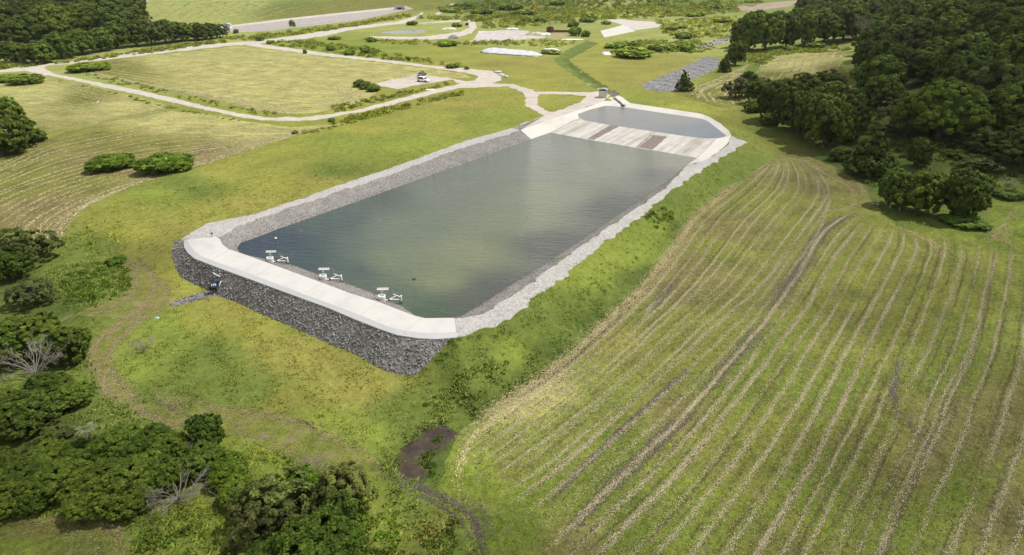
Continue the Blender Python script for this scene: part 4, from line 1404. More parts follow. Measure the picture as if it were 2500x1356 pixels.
def place_plant(kindname, key, P, w, h, tint, label, cat, group=None, rz=None):
    t = thing(kindname, label, cat, P, random.uniform(0, 6.28) if rz is None else rz, group)
    cm, tm = PROTO[key]
    c = link('crown' if tm else 'foliage', cm, t)
    c.scale = (w, w, h)
    c.color = (*tint, 1)
    if tm:
        k = link('trunk', tm, t)
        k.scale = (w, w, h)
    return t


def size_at(P, wpx, hpx):
    """metres for a width and an upright height seen in the photo at P"""
    d = (P - Vector((0, 0, CAM_H)))
    dep = d.y * cp - d.z * sp
    el = math.atan2(-d.z, math.hypot(d.x, d.y))
    w = wpx * 1.12 * dep / FPX
    # upright extent seen from above: h*cos(el) plus the depth of the crown w*sin(el)*~.55
    h = (hpx * dep / FPX - .38 * w * math.sin(el)) / math.cos(el)
    return w, max(h, .22 * w)


def plant(kindname, key, px, py, wpx, hpx, label, tint=(1, 1, 1), cat='tree', group=None, z=None, rz=None):
    P = G(px, py)
    P.z = gz_at(P.x, P.y) - .05
    w, h = size_at(P, wpx, hpx)
    h *= 1.12 if kindname == 'reed_clump' else 1.0
    return place_plant(kindname, key, P, w, h, tint, label, cat, group, rz)


def dead(px, py, wpx, hpx, label, k=0, cat='dead tree', name='dead_tree'):
    P = G(px, py)
    P.z = gz_at(P.x, P.y) - .05
    w, h = size_at(P, wpx, hpx)
    t = thing(name, label, cat, P, random.uniform(0, 6.28))
    c = link('limb', DEADM[k], t)
    c.scale = (w, w, h)
    return t


def jit(c, a=.12):
    k = random.uniform(1 - a, 1 + a)
    return (c[0] * k * random.uniform(.93, 1.08), c[1] * k, c[2] * k)


DK, MD, LT, OL, GY, YL = (.78, .78, .75), (1, 1, 1), (1.3, 1.28, 1.1), (1.02, 1.0, 1.1), (1.25, 1.15, 2.0), (1.6, 1.5, 1.1)
RK = ['round0', 'round1', 'round2', 'round3']

# the hand surveyed trees: kind, model, base pixel, width, height, tint, label
TR = [
    # dark front clump along the forest edge by the pond end
    ('tree', 'round0', 1855, 252, 75, 62, DK, 'dark rounded tree at the pond end of the forest clump, behind the low edge bushes'),
    ('tree', 'tall0', 1885, 292, 85, 98, DK, 'dark tall tree on the pond side of the forest clump, above the mown strip'),
    ('tree', 'round1', 1932, 318, 95, 115, DK, 'dark broad tree in the clump facing the pond corner'),
    ('tree', 'tall1', 1965, 340, 90, 120, MD, 'full dark green tree in the front row of the clump facing the gravel end'),
    ('tree', 'tall0', 2008, 362, 110, 135, MD, 'biggest tall domed tree of the clump, standing forward over the mown field tip'),
    ('tree', 'round2', 1955, 268, 85, 90, DK, 'dark tree rising behind the middle of the front clump'),
    ('tree', 'round3', 2012, 292, 90, 95, MD, 'rounded tree with paler top in the middle of the front clump'),
    ('tree', 'round1', 2015, 232, 78, 62, DK, 'dark tree at the back of the clump against the small striped hay field'),
    ('tree', 'round0', 1975, 230, 55, 45, DK, 'small dark tree at the back of the clump beside the small striped hay field'),
    ('tree', 'tall1', 2075, 345, 80, 92, DK, 'dark tree closing the clump on its uphill side, above the low shrub'),
    ('tree', 'round2', 2065, 292, 70, 78, MD, 'rounded tree behind the uphill side of the front clump'),
    ('tree', 'round0', 1900, 258, 80, 70, DK, 'dark low tree on the crest of the clump near the mown strip'),
    ('bush', 'shrub0', 1845, 272, 50, 42, (.8, .8, .8), 'dark bushy shrub at the foot of the clump tip'),
    ('bush', 'shrub1', 1880, 305, 45, 40, (.7, .7, .7), 'dark shrub under the clump beside the mown strip corner'),
    # loose trees at the mown strip
    ('tree', 'airy0', 1795, 240, 52, 52, GY, 'greyish green bushy tree on the mown strip in front of the small hay field'),
    ('tree', 'round3', 1818, 236, 45, 62, DK, 'darker tree joined to the greyish bushy tree on the mown strip'),
    ('tree', 'round1', 1826, 196, 26, 24, MD, 'small round treetop standing just beyond the greyish bushy tree'),
    ('conifer', 'cone0', 1670, 222, 40, 50, MD, 'lone conical green tree standing beside the grey rock blanket'),
    ('tree', 'cone1', 1767, 176, 32, 40, DK, 'small dark pointed tree at the upper end of the rock blanket'),
    ('tree', 'tall0', 1795, 160, 50, 60, MD, 'rounded tree next to the small pointed one at the top of the rock blanket'),
    # clump at the near end of the distant forest edge
    ('tree', 'tall0', 1828, 122, 66, 92, LT, 'tall pale topped tree at the outer end of the distant forest clump'),
    ('tree', 'round2', 1868, 122, 70, 86, LT, 'bright rounded tree second in the distant forest clump'),
    ('tree', 'round3', 1802, 116, 46, 66, MD, 'narrow tree peeping out at the meadow end of the distant clump'),
    ('tree', 'tall1', 1918, 114, 66, 82, MD, 'upright tree in the middle of the distant forest clump'),
    ('tree', 'tall0', 1962, 112, 56, 78, LT, 'tall light green tree of the distant clump with a ragged column of foliage'),
    ('tree', 'round0', 2010, 106, 76, 80, MD, 'broad tree of the distant clump above the weedy verge'),
    ('tree', 'round1', 2058, 98, 80, 86, MD, 'broad tree beside the grey leafless tree at the forest edge'),
    ('tree', 'round2', 1890, 92, 76, 62, DK, 'dark tree behind the distant forest clump'),
    ('tree', 'round3', 1850, 80, 70, 50, DK, 'dark tree behind the outer end of the distant forest clump'),
    # uphill edge and the valley floor
    ('tree', 'round1', 2120, 182, 85, 90, DK, 'dark domed tree at the upper corner of the small striped hay field'),
    ('tree', 'round0', 2160, 196, 85, 85, DK, 'dark domed tree casting shade on the small striped hay field'),
    ('tree', 'big0', 2290, 338, 165, 150, LT, 'huge broad crowned tree alone in the middle of the forest slope, brightest crown there'),
    ('tree', 'airy1', 2215, 320, 110, 85, OL, 'thin olive tree at the side of the huge broad crowned tree'),
    ('tree', 'round3', 2150, 258, 85, 75, MD, 'rounded tree above the leafless fork on the slope'),
    ('tree', 'airy0', 2115, 262, 60, 55, OL, 'olive tree hanging over the clump and the leafless fork'),
    ('tree', 'cone0', 2120, 425, 105, 120, DK, 'dark pyramid shaped tree standing alone at the top corner of the striped field'),
    ('tree', 'tall1', 2238, 408, 60, 75, DK, 'dark upright tree between the pyramid shaped tree and the trio on the field'),
    ('bush', 'shrub2', 2050, 390, 52, 44, (.75, .8, .9), 'round dark shrub at the corner of the clump and the striped field'),
    ('tree', 'tall0', 2170, 502, 74, 96, MD, 'smaller tree of the trio on the striped field, with a fence post at its foot'),
    ('tree', 'round3', 2238, 518, 104, 112, (1.0, 1.0, .85), 'middle tree of the trio on the striped field, with open branching'),
    ('tree', 'tall1', 2340, 537, 104, 134, DK, 'largest darkest tree of the trio on the striped field'),
    ('bush', 'shrub0', 2350, 548, 95, 22, (.8, .9, .8), 'long low bush at the foot of the largest tree of the trio'),
    ('tree', 'airy1', 2390, 412, 90, 40, (.9, 1, 1), 'flat topped airy tree behind the trio'),
    ('tree', 'big0', 2490, 400, 150, 110, DK, 'very dark tree cut by the picture edge at the foot of the slope'),
    ('tree', 'airy0', 2395, 372, 75, 62, OL, 'airy olive tree near the bare path on the valley floor'),
    ('bush', 'shrub1', 2460, 478, 70, 26, (.7, .8, .7), 'low dark bush on the valley floor beyond the trio'),
    ('bush', 'shrub2', 2360, 452, 60, 26, (.7, .8, .8), 'low spreading bush on the valley floor behind the trio'),
    ('bush', 'shrub0', 2330, 378, 60, 22, (.6, .7, .6), 'dark scrub bush at the edge of the bare path under the slope'),
    # wood on the far side of the hay fields
    ('tree', 'round0', 40, 152, 70, 52, MD, 'low tree near the track corner at the end of the far wood'),
    ('tree', 'round1', 100, 154, 75, 52, LT, 'pale bushy tree at the front of the far wood near the track junction'),
    ('tree', 'round2', 150, 142, 75, 58, MD, 'rounded tree at the front of the far wood above the track junction'),
    ('tree', 'round3', 200, 132, 72, 58, MD, 'rounded tree in the front row of the far wood over the reed patch'),
    ('tree', 'round0', 248, 125, 68, 55, LT, 'light green tree in the front row of the far wood'),
    ('tree', 'tall0', 290, 118, 60, 58, MD, 'upright tree in the front row of the far wood, half way along'),
    ('tree', 'round1', 335, 113, 62, 60, DK, 'dark tree in the front row of the far wood, past its middle'),
    ('tree', 'airy0', 372, 110, 55, 66, MD, 'ragged taller tree sticking out of the thin end of the far wood'),
    ('tree', 'round2', 405, 106, 60, 55, MD, 'rounded tree in the thin tail of the far wood, next to the ragged one'),
    ('tree', 'round3', 445, 101, 62, 46, LT, 'light rounded tree in the tail of the far wood'),
    ('tree', 'round0', 484, 98, 56, 42, DK, 'dark rounded tree in the tail of the far wood'),
    ('tree', 'round1', 515, 95, 50, 38, MD, 'small tree near the tip of the far wood'),
    ('tree', 'airy1', 538, 92, 38, 34, OL, 'last olive tree at the tip of the far wood beside the far pond'),
    ('tree', 'big0', 140, 104, 110, 90, LT, 'big light crowned tree swelling above the front row of the far wood'),
    ('tree', 'big0', 225, 98, 120, 88, LT, 'largest pale crown in the middle of the far wood'),
    ('tree', 'round2', 290, 100, 90, 75, MD, 'broad crown behind the front row of the far wood'),
    ('tree', 'round0', 70, 112, 90, 72, MD, 'broad crown near the grey dead branches of the far wood'),
    ('tree', 'round1', 20, 116, 80, 66, DK, 'dark crown at the picture edge of the far wood'),
    ('tree', 'round3', 335, 84, 70, 62, DK, 'dark crown at the back end of the far wood by the meadow'),
    # the dark clump cut by the picture edge beside the hay rows
    ('tree', 'round0', 8, 378, 110, 120, MD, 'big tree of the edge clump beside the hay rows, cut by the picture edge'),
    ('tree', 'round1', 55, 358, 85, 80, MD, 'rounded tree of the edge clump nearest the hay rows'),
    ('tree', 'round2', 22, 308, 75, 72, LT, 'tree with a lit top at the far side of the edge clump'),
    ('tree', 'shrub0', 88, 345, 46, 40, (.8, .8, .8), 'small dark bush tree at the tip of the edge clump in the hay rows'),
    ('tree', 'round3', 38, 375, 62, 50, DK, 'dark low tree on the near side of the edge clump'),
    # beside the mown path
    ('tree', 'airy0', 75, 640, 112, 95, OL, 'olive grey tree beside the end of the curved hay rows'),
    ('tree', 'round0', 32, 678, 82, 88, DK, 'very dark tree in front of the olive grey one by the hay rows'),
    ('tree', 'airy1', 82, 740, 82, 70, (.75, .8, 1.1), 'dark small tree with a greyish bare top among tall grass'),
    ('bush', 'shrub1', 285, 642, 42, 26, (.7, .8, .7), 'dark round bush at the bend of the mown path'),
    ('tree', 'big0', 78, 862, 150, 115, MD, 'big light topped tree over the bare branched dead tree'),
    ('tree', 'round3', 178, 880, 95, 100, DK, 'dark layered tree at the side of the big light topped tree'),
    ('tree', 'round2', 10, 890, 110, 125, MD, 'dense tree at the picture edge by the bare branched dead tree'),
    ('tree', 'big2', 55, 1035, 165, 125, (.8, .8, .8), 'dense leafy mass of a shrub tree below the bare branched dead tree'),
    ('tree', 'big2', 130, 960, 100, 80, (.7, .75, .7), 'leafy dark shrub tree where the flank of grass meets the thicket'),
    ('tree', 'big1', 185, 985, 80, 70, (.8, .85, .75), 'small leafy shrub tree at the grassy end of the thicket below the dead branches'),
    ('tree', 'airy0', 150, 1085, 110, 60, (.8, .85, .9), 'dull olive shrub tree between the upper thicket and the palm'),
    ('tree', 'big1', 5, 1040, 120, 110, (.7, .7, .7), 'leafy dark shrub tree low at the picture edge below the thicket'),
]
for nm_, key, px, py, w, h, tint, lab in TR:
    plant(nm_, key, px, py, w, h, lab, jit(tint, .06), 'shrub' if nm_ == 'bush' else 'tree')
# lower thicket: broad leaved shrubs, one by one
TH = [(300, 1105, 95, 78, 'behind the grey dead crown, nearest the mown path'), (372, 1106, 100, 82, 'at the top of the thicket next to the bushy conifer'), (430, 1128, 90, 82, 'just below the bushy conifer'),
      (205, 1128, 110, 78, 'round the pale palm fronds'), (120, 1122, 100, 66, 'on the upper edge of the thicket where it turns olive'), (55, 1178, 115, 78, 'low on the picture edge side of the thicket'),
      (160, 1188, 115, 85, 'below the pale palm fronds'), (262, 1205, 130, 105, 'in the very middle of the thicket'), (345, 1195, 115, 95, 'between the thicket centre and the dead crowns'), (408, 1180, 95, 88, 'touching the upper dead crown'),
      (240, 1245, 110, 85, 'at the lower edge of the thicket above the yellow flowers'), (325, 1240, 95, 78, 'at the lower edge beside the small grey twigs'), (28, 1240, 105, 85, 'in the picture corner above the mown lawn'),
      (85, 1232, 80, 72, 'above the yellow flowers near the mown lawn'), (500, 1140, 90, 78, 'overhanging the upper dead crown'), (560, 1170, 85, 78, 'with fresh green leaves between the dead crowns and the big tree'),
      (590, 1225, 80, 72, 'with fresh green leaves at the foot of the big tree'), (0, 1150, 80, 70, 'half cut by the picture edge')]
for i, (px, py, w, h, lab) in enumerate(TH):
    plant('shrub', ('big1', 'big2')[i % 2], px, py, w * 1.1, h * 1.1, 'broad leaved shrub ' + lab, jit((.92, .95, .85) if i not in (15, 16) else (1.05, 1.15, .85), .1), 'shrub', 'broad leaved shrubs of the lower thicket')
plant('bushy_conifer', 'tall1', 512, 1092, 88, 100, 'dark bushy conifer standing up at the edge of the mown path', (.75, .85, .85))
plant('tree', 'airy0', 690, 1270, 150, 140, 'feathery pale olive tree at the thicket end of the big tree group', (1.35, 1.4, 1.4))
plant('tree', 'round1', 745, 1215, 95, 95, 'bright topped round tree in the middle of the big tree group', (1.1, 1.25, .8))
plant('tree', 'airy1', 648, 1300, 130, 125, 'dim brownish tree under the feathery pale one', (1.0, .9, 1.1))
plant('tree', 'big1', 800, 1375, 205, 185, 'great dense dark leaved tree cut by the bottom of the picture', (.75, .85, .75))
plant('tree', 'airy1', 835, 1240, 120, 118, 'twiggy olive tree on the grass side of the big tree group', (1.35, 1.25, 1.3))
plant('tree', 'big2', 690, 1390, 150, 120, 'dark shrub tree at the bottom of the picture beside the great dense one', (.7, .75, .7))
dead(768, 1165, 70, 62, 'grey bare crown showing between the two round topped trees', 1)
dead(95, 932, 125, 105, 'pale grey dead tree with fanned bare branches in front of the big light topped tree', 1)
dead(478, 1150, 85, 70, 'bare brown dead crown in the upper part of the lower thicket', 0)
dead(440, 1228, 130, 80, 'widest bare dead crown, low in the thicket above the flowers', 1)
dead(545, 1228, 75, 45, 'small bare dead crown beside the big tree group', 2)
dead(2122, 122, 85, 80, 'large grey leafless tree at the forest edge above the small hay field', 1)
dead(2186, 258, 40, 50, 'pale forked leafless snag on the dark slope', 2)
dead(150, 92, 80, 60, 'grey dead branches standing out of the far wood', 0)
dead(2460, 458, 60, 30, 'pale fallen bare branches on the valley floor', 2)
dead(352, 862, 55, 42, 'isolated leafless twiggy bush in the grass beside the mown path', 1, 'dead bush', 'dead_bush')
dead(240, 1250, 40, 30, 'small grey twigs poking out under the thicket', 2, 'dead bush', 'dead_bush')

# forest on the slope: crowns packed behind the surveyed ones
def fill(poly, space, hrange, wrange, tints, labels, group, keys=RK + ['tall0', 'tall1', 'airy0'], avoid=(), maxn=400):
    Q = np.array([tuple(G(*p))[:2] for p in poly])
    x0, y0 = Q.min(0)
    x1, y1 = Q.max(0)
    pts_, n = [], 0
    cand = rng.uniform((x0, y0), (x1, y1), (9000, 2))
    cand = cand[inside(Q, cand)]
    have = [tuple(o.location[:2]) for o in bpy.data.objects if o.type == 'EMPTY' and o.get('category') == 'tree']
    for c in cand:
        if all((c[0] - a) ** 2 + (c[1] - b) ** 2 > space ** 2 * .8 for a, b in have) and n < maxn:
            have.append((c[0], c[1]))
            pts_.append(c)
            n += 1
    for c in pts_:
        P = Vector((c[0], c[1], gz_at(c[0], c[1]) - .1))
        (px, py), = to_px([tuple(P)])[0]
        lab = min(labels, key=lambda l: (l[0] - px) ** 2 + 2.5 * (l[1] - py) ** 2)
        h = random.uniform(*hrange)
        w = random.uniform(*wrange)
        place_plant('tree', random.choice(keys), P, w, h, jit(random.choice(tints), .12), lab[2], 'tree', lab[3] if len(lab) > 3 else group)
    return len(pts_)


HILL = [(2105, 150), (2095, 210), (2140, 270), (2200, 262), (2240, 255), (2340, 262), (2360, 330), (2420, 350), (2500, 375), (2570, 395), (2570, -20), (2400, -30), (2200, -25), (2030, 5), (1960, 45), (1930, 75), (2060, 78), (2150, 105)]
HL = [(2480, 330, 'dark tree packed low on the forest slope over the valley floor', 'trees low on the forest slope'), (2250, 190, 'dark tree packed in the middle of the forest slope', 'trees in the middle of the forest slope'),
      (2430, 200, 'dark tree in the deep shade at the outer side of the slope', 'trees at the shaded side of the forest slope'), (2420, 60, 'dim tree high up on the forest slope', 'trees high on the forest slope'),
      (2180, 60, 'sunlit tree of the upper forest slope behind the grey leafless tree', 'trees behind the grey leafless tree'), (2010, 40, 'tree on the far shoulder of the forest behind the distant clump', 'trees on the far shoulder of the forest')]
nh = fill(HILL, 13.0, (10, 15), (13, 17), [DK, MD, MD, OL, LT], HL, 'trees of the forest slope')
WOOD = [(-60, 110), (60, 100), (200, 88), (320, 74), (338, 40), (300, 12), (200, -5), (60, 0), (-60, 20)]
WL = [(60, 60, 'dark tree in the unlit rear of the far wood toward the picture edge', 'trees at the rear edge of the far wood'), (260, 40, 'dark tree in the unlit rear of the far wood toward the meadow', 'trees at the meadow side of the far wood')]
nw = fill(WOOD, 30, (16, 21), (27, 33), [(.62, .62, .62), DK, MD], WL, 'trees of the far wood', RK)


# mounds of tall reed grass standing in the mown rows
plant('reed_clump', 'reed0', 270, 410, 98, 44, 'smaller dome of tall green reed grass in the hay rows', (.9, .98, .75), 'reed clump')
plant('reed_clump', 'reed0', 407, 415, 112, 54, 'larger dome of tall green reed grass in the hay rows', (1.0, 1.08, .82), 'reed clump')
plant('reed_clump', 'reed0', 216, 172, 84, 18, 'weedy green patch in the corner of the far hay field near the track junction', (1.5, 1.45, 1.4), 'reed clump')
plant('bush', 'shrub2', 65, 204, 75, 30, 'rounded bush below the track junction at the picture edge', (1.3, 1.25, 1.2), 'shrub')
plant('bush', 'shrub1', 20, 198, 70, 24, 'pale weedy bush beside the rounded one at the track junction', (1.6, 1.5, 1.4), 'shrub')
for (px, py, lab) in [(880, 212, 'end'), (895, 217, 'middle'), (912, 223, 'rear')]:
    plant('bush', 'shrub0', px, py, 30, 24, {'end': 'grey green bush starting the short hedge at the parking pad', 'middle': 'grey green bush in the middle of the short hedge at the parking pad', 'rear': 'grey green bush ending the short hedge nearest the track'}[lab], (1.2, 1.15, 1.5), 'shrub')
# palm among the thicket
P = G(232, 1112)
P.z = gz_at(P.x, P.y)
t = thing('palm', 'small palm with pale arching fronds sticking out of the lower thicket', 'palm', P)
MB().tube([(0, 0, 0), (.05, 0, 1.6), (.1, .05, 2.9)], [.12, .10, .08], 8).build('trunk', M_BARK, t)
M_FROND = plain('frond', (.15, .18, .075), .6, var=.15)
for k in range(9):
    a = k * .698 + .3
    L_ = 1.25 if k % 3 else 1.0
    mb = MB()
    prev = None
    for j in range(15):
        u = j / 14
        c_ = Vector((.1 + math.cos(a) * L_ * u * .8, .05 + math.sin(a) * L_ * u * .8, 2.9 + 1.2 * u - 1.2 * u * u * (1 + .3 * (k % 2))))
        if prev is not None:
            mb.tube([prev, c_], .018, 3, cap=False)
            for s_ in (-1, 1):
                sd2 = Vector((-math.sin(a) * s_, math.cos(a) * s_, -.35)) * (.28 * math.sin(math.pi * min(1, u * .92 + .08)))
                fw = Vector((math.cos(a), math.sin(a), 0))
                mb.add([c_, c_ + fw * .07, c_ + sd2 + fw * .22, c_ + sd2 * .9 + fw * .12], [(0, 1, 2, 3)])
        prev = c_
    mb.build('frond', M_FROND, t)

# single bushes of the rough land beyond
BUSH = [(715, 66, 15, 18, 'lone small tree on the water line of the far pond', MD), (577, 82, 14, 12, 'small dark bush below the white hut of the far pond', DK), (635, 100, 22, 16, 'green bush at the fork of the two gravel roads', LT),
        (660, 106, 18, 9, 'low bush beside the fork of the gravel roads', LT), (745, 131, 10, 12, 'small upright shrub on the verge of the straight gravel road', DK), (815, 97, 30, 10, 'flat bluish bush in the bright green patch', GY),
        (907, 103, 26, 14, 'dark bush at the edge of the bright green patch', MD), (1095, 112, 52, 16, 'pale wide bush above the silver sheeted heap', YL), (892, 130, 28, 20, 'round pale bush beside the straight gravel road', GY),
        (855, 134, 26, 14, 'bush on the far verge of the straight gravel road', MD), (808, 124, 24, 14, 'dark bush behind the straight gravel road', DK), (1005, 62, 26, 12, 'dark bush on the rim of the oval puddle', DK),
        (1115, 66, 26, 12, 'dark bush inside the loop of the gravel road', MD), (1140, 62, 8, 8, 'tiny shrub at the bend of the looping gravel road', DK), (998, 149, 10, 12, 'small dark shrub beside the parking pad road', DK),
        (1105, 166, 34, 14, 'dark bush cluster on the verge before the road junction', MD), (1140, 170, 12, 9, 'small bush at the verge end before the road junction', MD), (1405, 88, 30, 26, 'bush at the end of the rusty wall', LT),
        (1430, 90, 24, 18, 'spiky bush beyond the end of the rusty wall', MD), (1285, 56, 26, 14, 'dark bush behind the bare slabs', DK), (1312, 54, 12, 11, 'small dark shrub behind the bare slabs', DK), (1326, 56, 18, 12, 'leaning dark shrub behind the rusty box', DK),
        (1400, 66, 30, 16, 'bush in front of the pale concrete ramp', MD), (1435, 54, 40, 14, 'bush beyond the head of the drain', MD), (1440, 44, 46, 14, 'pale bush near the top of the gravel pad', YL), (1480, 60, 24, 10, 'bush touching the gravel pad', LT),
        (1550, 138, 95, 28, 'wide pale shrub mound beside the drain field', YL), (1500, 117, 55, 16, 'bush row start behind the wide pale mound', LT), (1540, 112, 40, 14, 'bush behind the wide pale mound', MD), (1600, 124, 42, 18, 'dark bush between the wide mound and the reeds', MD),
        (1640, 122, 46, 16, 'bush in the row toward the rubble', LT), (1675, 125, 40, 24, 'reedy bush at the end of the row by the rubble', LT), (1668, 94, 46, 16, 'bush above the reedy row', MD), (1640, 74, 34, 12, 'bush beside the gravel pad curve', LT), (1665, 70, 26, 10, 'pale bush beyond the gravel pad curve', YL),
        (810, 297, 16, 12, 'small dark bush under the bend of the gravel track', DK), (720, 326, 16, 10, 'small bush at the edge of the hay rows', MD), (1345, 131, 52, 12, 'pale bush by the tipped white rubbish', GY), (1360, 12, 40, 12, 'bush on the far rise', MD), (1240, 24, 70, 12, 'dark thicket bush on the far rise', DK),
        (1280, 36, 60, 12, 'bush above the looping gravel road', LT), (1180, 34, 60, 12, 'bush above the loop entry', MD), (1100, 30, 50, 14, 'bush at the foot of the small side track', LT), (1130, 18, 50, 12, 'bush on the bank of the small side track', DK), (1700, 40, 50, 12, 'bush on the rough land before the forest shoulder', LT),
        (1760, 55, 50, 12, 'bush near the tip of the distant forest clump', LT), (1740, 22, 50, 12, 'bush among the bare earth patches', MD), (2140, 118, 40, 16, 'bush under the grey leafless tree', LT), (1990, 116, 50, 16, 'bright weedy bush on the verge above the small hay field', LT), (1930, 122, 40, 12, 'low bush on the verge above the small hay field', MD)]
for px, py, w, h, lab, tint in BUSH:
    plant('bush', random.choice(['bush0', 'bush1']), px, py, w * .9, h, lab, jit(tuple(min(2.2, 1.3 * q) for q in tint), .1), 'shrub')

# lush weeds on verges: nobody could count these plants
def weeds(name, polys, n_px, rpx, label, hue, hvar=.25):
    VV, CC = [], []
    for poly, dpm, r0, r1, tone in polys:
        Q = np.array([tuple(G(*p))[:2] for p in poly])
        c = rng.uniform(Q.min(0), Q.max(0), (20000, 2))
        c = c[inside(Q, c)]
        a_ = np.prod(Q.max(0) - Q.min(0)) * 1.0
        frac = len(c) / 20000
        n = int(min(len(c), a_ * frac * dpm))
        c = c[:n]
        for x, y in c:
            r_ = rng.uniform(r0, r1)
            m = 64
            d = rng.normal(size=(m, 3))
            d /= np.linalg.norm(d, axis=1, keepdims=True)
            d[:, 2] = np.abs(d[:, 2])
            Pp = np.array([x, y, gz_at(x, y) - .05]) + d * r_ * rng.uniform(.6, 1.05, (m, 1)) * np.array([1, 1, rng.uniform(.6, 1.0)])
            nr = d + rng.normal(0, .5, (m, 3)) + (0, 0, .3)
            nr /= np.linalg.norm(nr, axis=1, keepdims=True)
            t = np.cross(nr, rng.normal(size=(m, 3)))
            t /= np.linalg.norm(t, axis=1, keepdims=True)
            b_ = np.cross(nr, t)
            s = r_ * .28 * rng.uniform(.6, 1.3, (m, 1))
            VV.append(np.stack([Pp - t * s * .8, Pp - b_ * s * .45, Pp + t * s * .8, Pp + b_ * s * .45], 1).reshape(-1, 3))
            CC.append(np.repeat(np.array(hue)[None] * np.array(tone) * rng.uniform(.6, 1.4, (m, 1)) * rng.normal(1, hvar), 4, 0))
    V = np.concatenate(VV)
    me = mesh_np(name, V, np.arange(len(V)).reshape(-1, 4), [M_BLADE], np.concatenate(CC).clip(.005, .8))
    lift_normals(me, 4, .8)
    return kind(link(name, me), 'stuff', label)


weeds('undergrowth', [
    ([(800, 305), (900, 275), (1000, 252), (1130, 224), (1140, 232), (1040, 252), (940, 280), (850, 300)], .5, .6, 1.3, (1.3, 1.25, 1.0)),
    ([(720, 328), (800, 312), (900, 285), (900, 295), (800, 320)], .3, .5, 1.0, (1.4, 1.3, 1.0)),
    ([(800, 262), (900, 240), (1000, 222), (1060, 212), (1100, 200), (1105, 206), (1040, 222), (900, 255), (820, 275)], .35, .5, 1.1, (1.2, 1.2, 1.0)),
    ([(0, 160), (120, 155), (250, 138), (400, 116), (540, 98), (560, 102), (420, 123), (240, 146), (110, 160), (0, 170)], .16, .9, 1.8, (1.25, 1.2, 1.0)),
    ([(545, 96), (700, 80), (850, 60), (1000, 35), (1005, 42), (850, 68), (700, 90), (600, 100)], .10, 1.0, 2.2, (1.5, 1.35, 1.1)),
    ([(640, 103), (760, 100), (900, 120), (1000, 140), (1150, 160), (1140, 166), (1000, 153), (850, 134), (700, 115)], .07, .8, 1.8, (1.2, 1.2, 1.0)),
    ([(880, 96), (1150, 104), (1300, 98), (1420, 100), (1380, 120), (1280, 112), (1100, 112), (900, 106)], .06, .8, 2.0, (1.5, 1.4, 1.2)),
    ([(1000, 45), (1180, 40), (1350, 20), (1600, 10), (1800, 10), (1800, 30), (1600, 45), (1450, 50), (1300, 65), (1180, 70), (1175, 55)], .035, 1.2, 3.2, (1.3, 1.25, 1.1)),
    ([(1060, 20), (1200, 0), (1700, -10), (1900, 5), (1700, 15), (1300, 18), (1120, 36)], .02, 1.5, 3.5, (.9, .95, .8)),
    ([(1480, 112), (1560, 100), (1700, 98), (1750, 118), (1700, 132), (1600, 130), (1500, 135)], .08, .8, 1.8, (1.3, 1.3, 1.1)),
    ([(1600, 50), (1800, 40), (1800, 100), (1700, 95), (1620, 85)], .05, .8, 2.2, (1.5, 1.4, 1.1)),
    ([(1810, 125), (1900, 120), (2060, 108), (2090, 122), (1900, 136), (1870, 160), (1835, 160)], .25, .6, 1.4, (1.2, 1.2, 1.0)),
    ([(140, 195), (300, 232), (420, 262), (560, 290), (620, 298), (560, 294), (400, 264), (250, 225)], .25, .4, .8, (1.2, 1.15, 1.0)),
    ([(170, 172), (330, 202), (560, 258), (700, 280), (800, 276), (640, 282), (450, 245), (260, 200)], .16, .4, .9, (1.1, 1.05, 1.0)),
    ([(2040, 400), (2130, 440), (2200, 420), (2300, 420), (2420, 430), (2500, 420), (2500, 470), (2400, 470), (2250, 470), (2140, 470)], .35, .4, 1.2, (.6, .7, .6)),
    ([(2080, 240), (2160, 300), (2240, 340), (2400, 372), (2380, 400), (2200, 390), (2140, 340), (2100, 290)], .35, .5, 1.4, (.6, .7, .6)),
], 0, 0, 'lush green weeds on the road verges and the rough land', (.16, .195, .035))
weeds('broadleaf_weed', [
    ([(180, 650), (280, 640), (320, 665), (318, 705), (260, 735), (180, 740), (150, 690)], 1.3, .3, .7, (.9, 1.0, .9)),
    ([(1440, 680), (1560, 600), (1640, 515), (1655, 530), (1580, 620), (1460, 705)], .25, .15, .4, (1.0, 1.1, .9)),
    ([(1570, 525), (1640, 500), (1640, 535), (1600, 560)], 1.2, .3, .7, (1.1, 1.15, 1.1)),
    ([(1120, 818), (1210, 805), (1220, 815), (1130, 850), (1040, 915), (1060, 880)], 1.0, .2, .45, (1.0, 1.15, .8)),
    ([(1020, 960), (1120, 905), (1230, 870), (1250, 900), (1130, 970), (1050, 1010)], .6, .15, .4, (.75, .85, .7)),
    ([(885, 1260), (960, 1225), (990, 1280), (960, 1356), (880, 1400)], 1.6, .25, .55, (1.1, 1.3, .8)),
    ([(1050, 1040), (1110, 1070), (1090, 1120), (1050, 1180), (1030, 1180), (1040, 1110)], .9, .25, .55, (.7, .8, .7)),
    ([(340, 1300), (420, 1270), (540, 1290), (570, 1356), (330, 1356)], .8, .3, .7, (1.2, 1.25, 1.3)),
    ([(1000, 1260), (1080, 1240), (1130, 1320), (1120, 1400), (1020, 1400)], .8, .3, .6, (1.0, 1.05, 1.0)),
], 0, 0, 'broad leaved weeds in the tall grass below the pond banks', (.11, .16, .02))
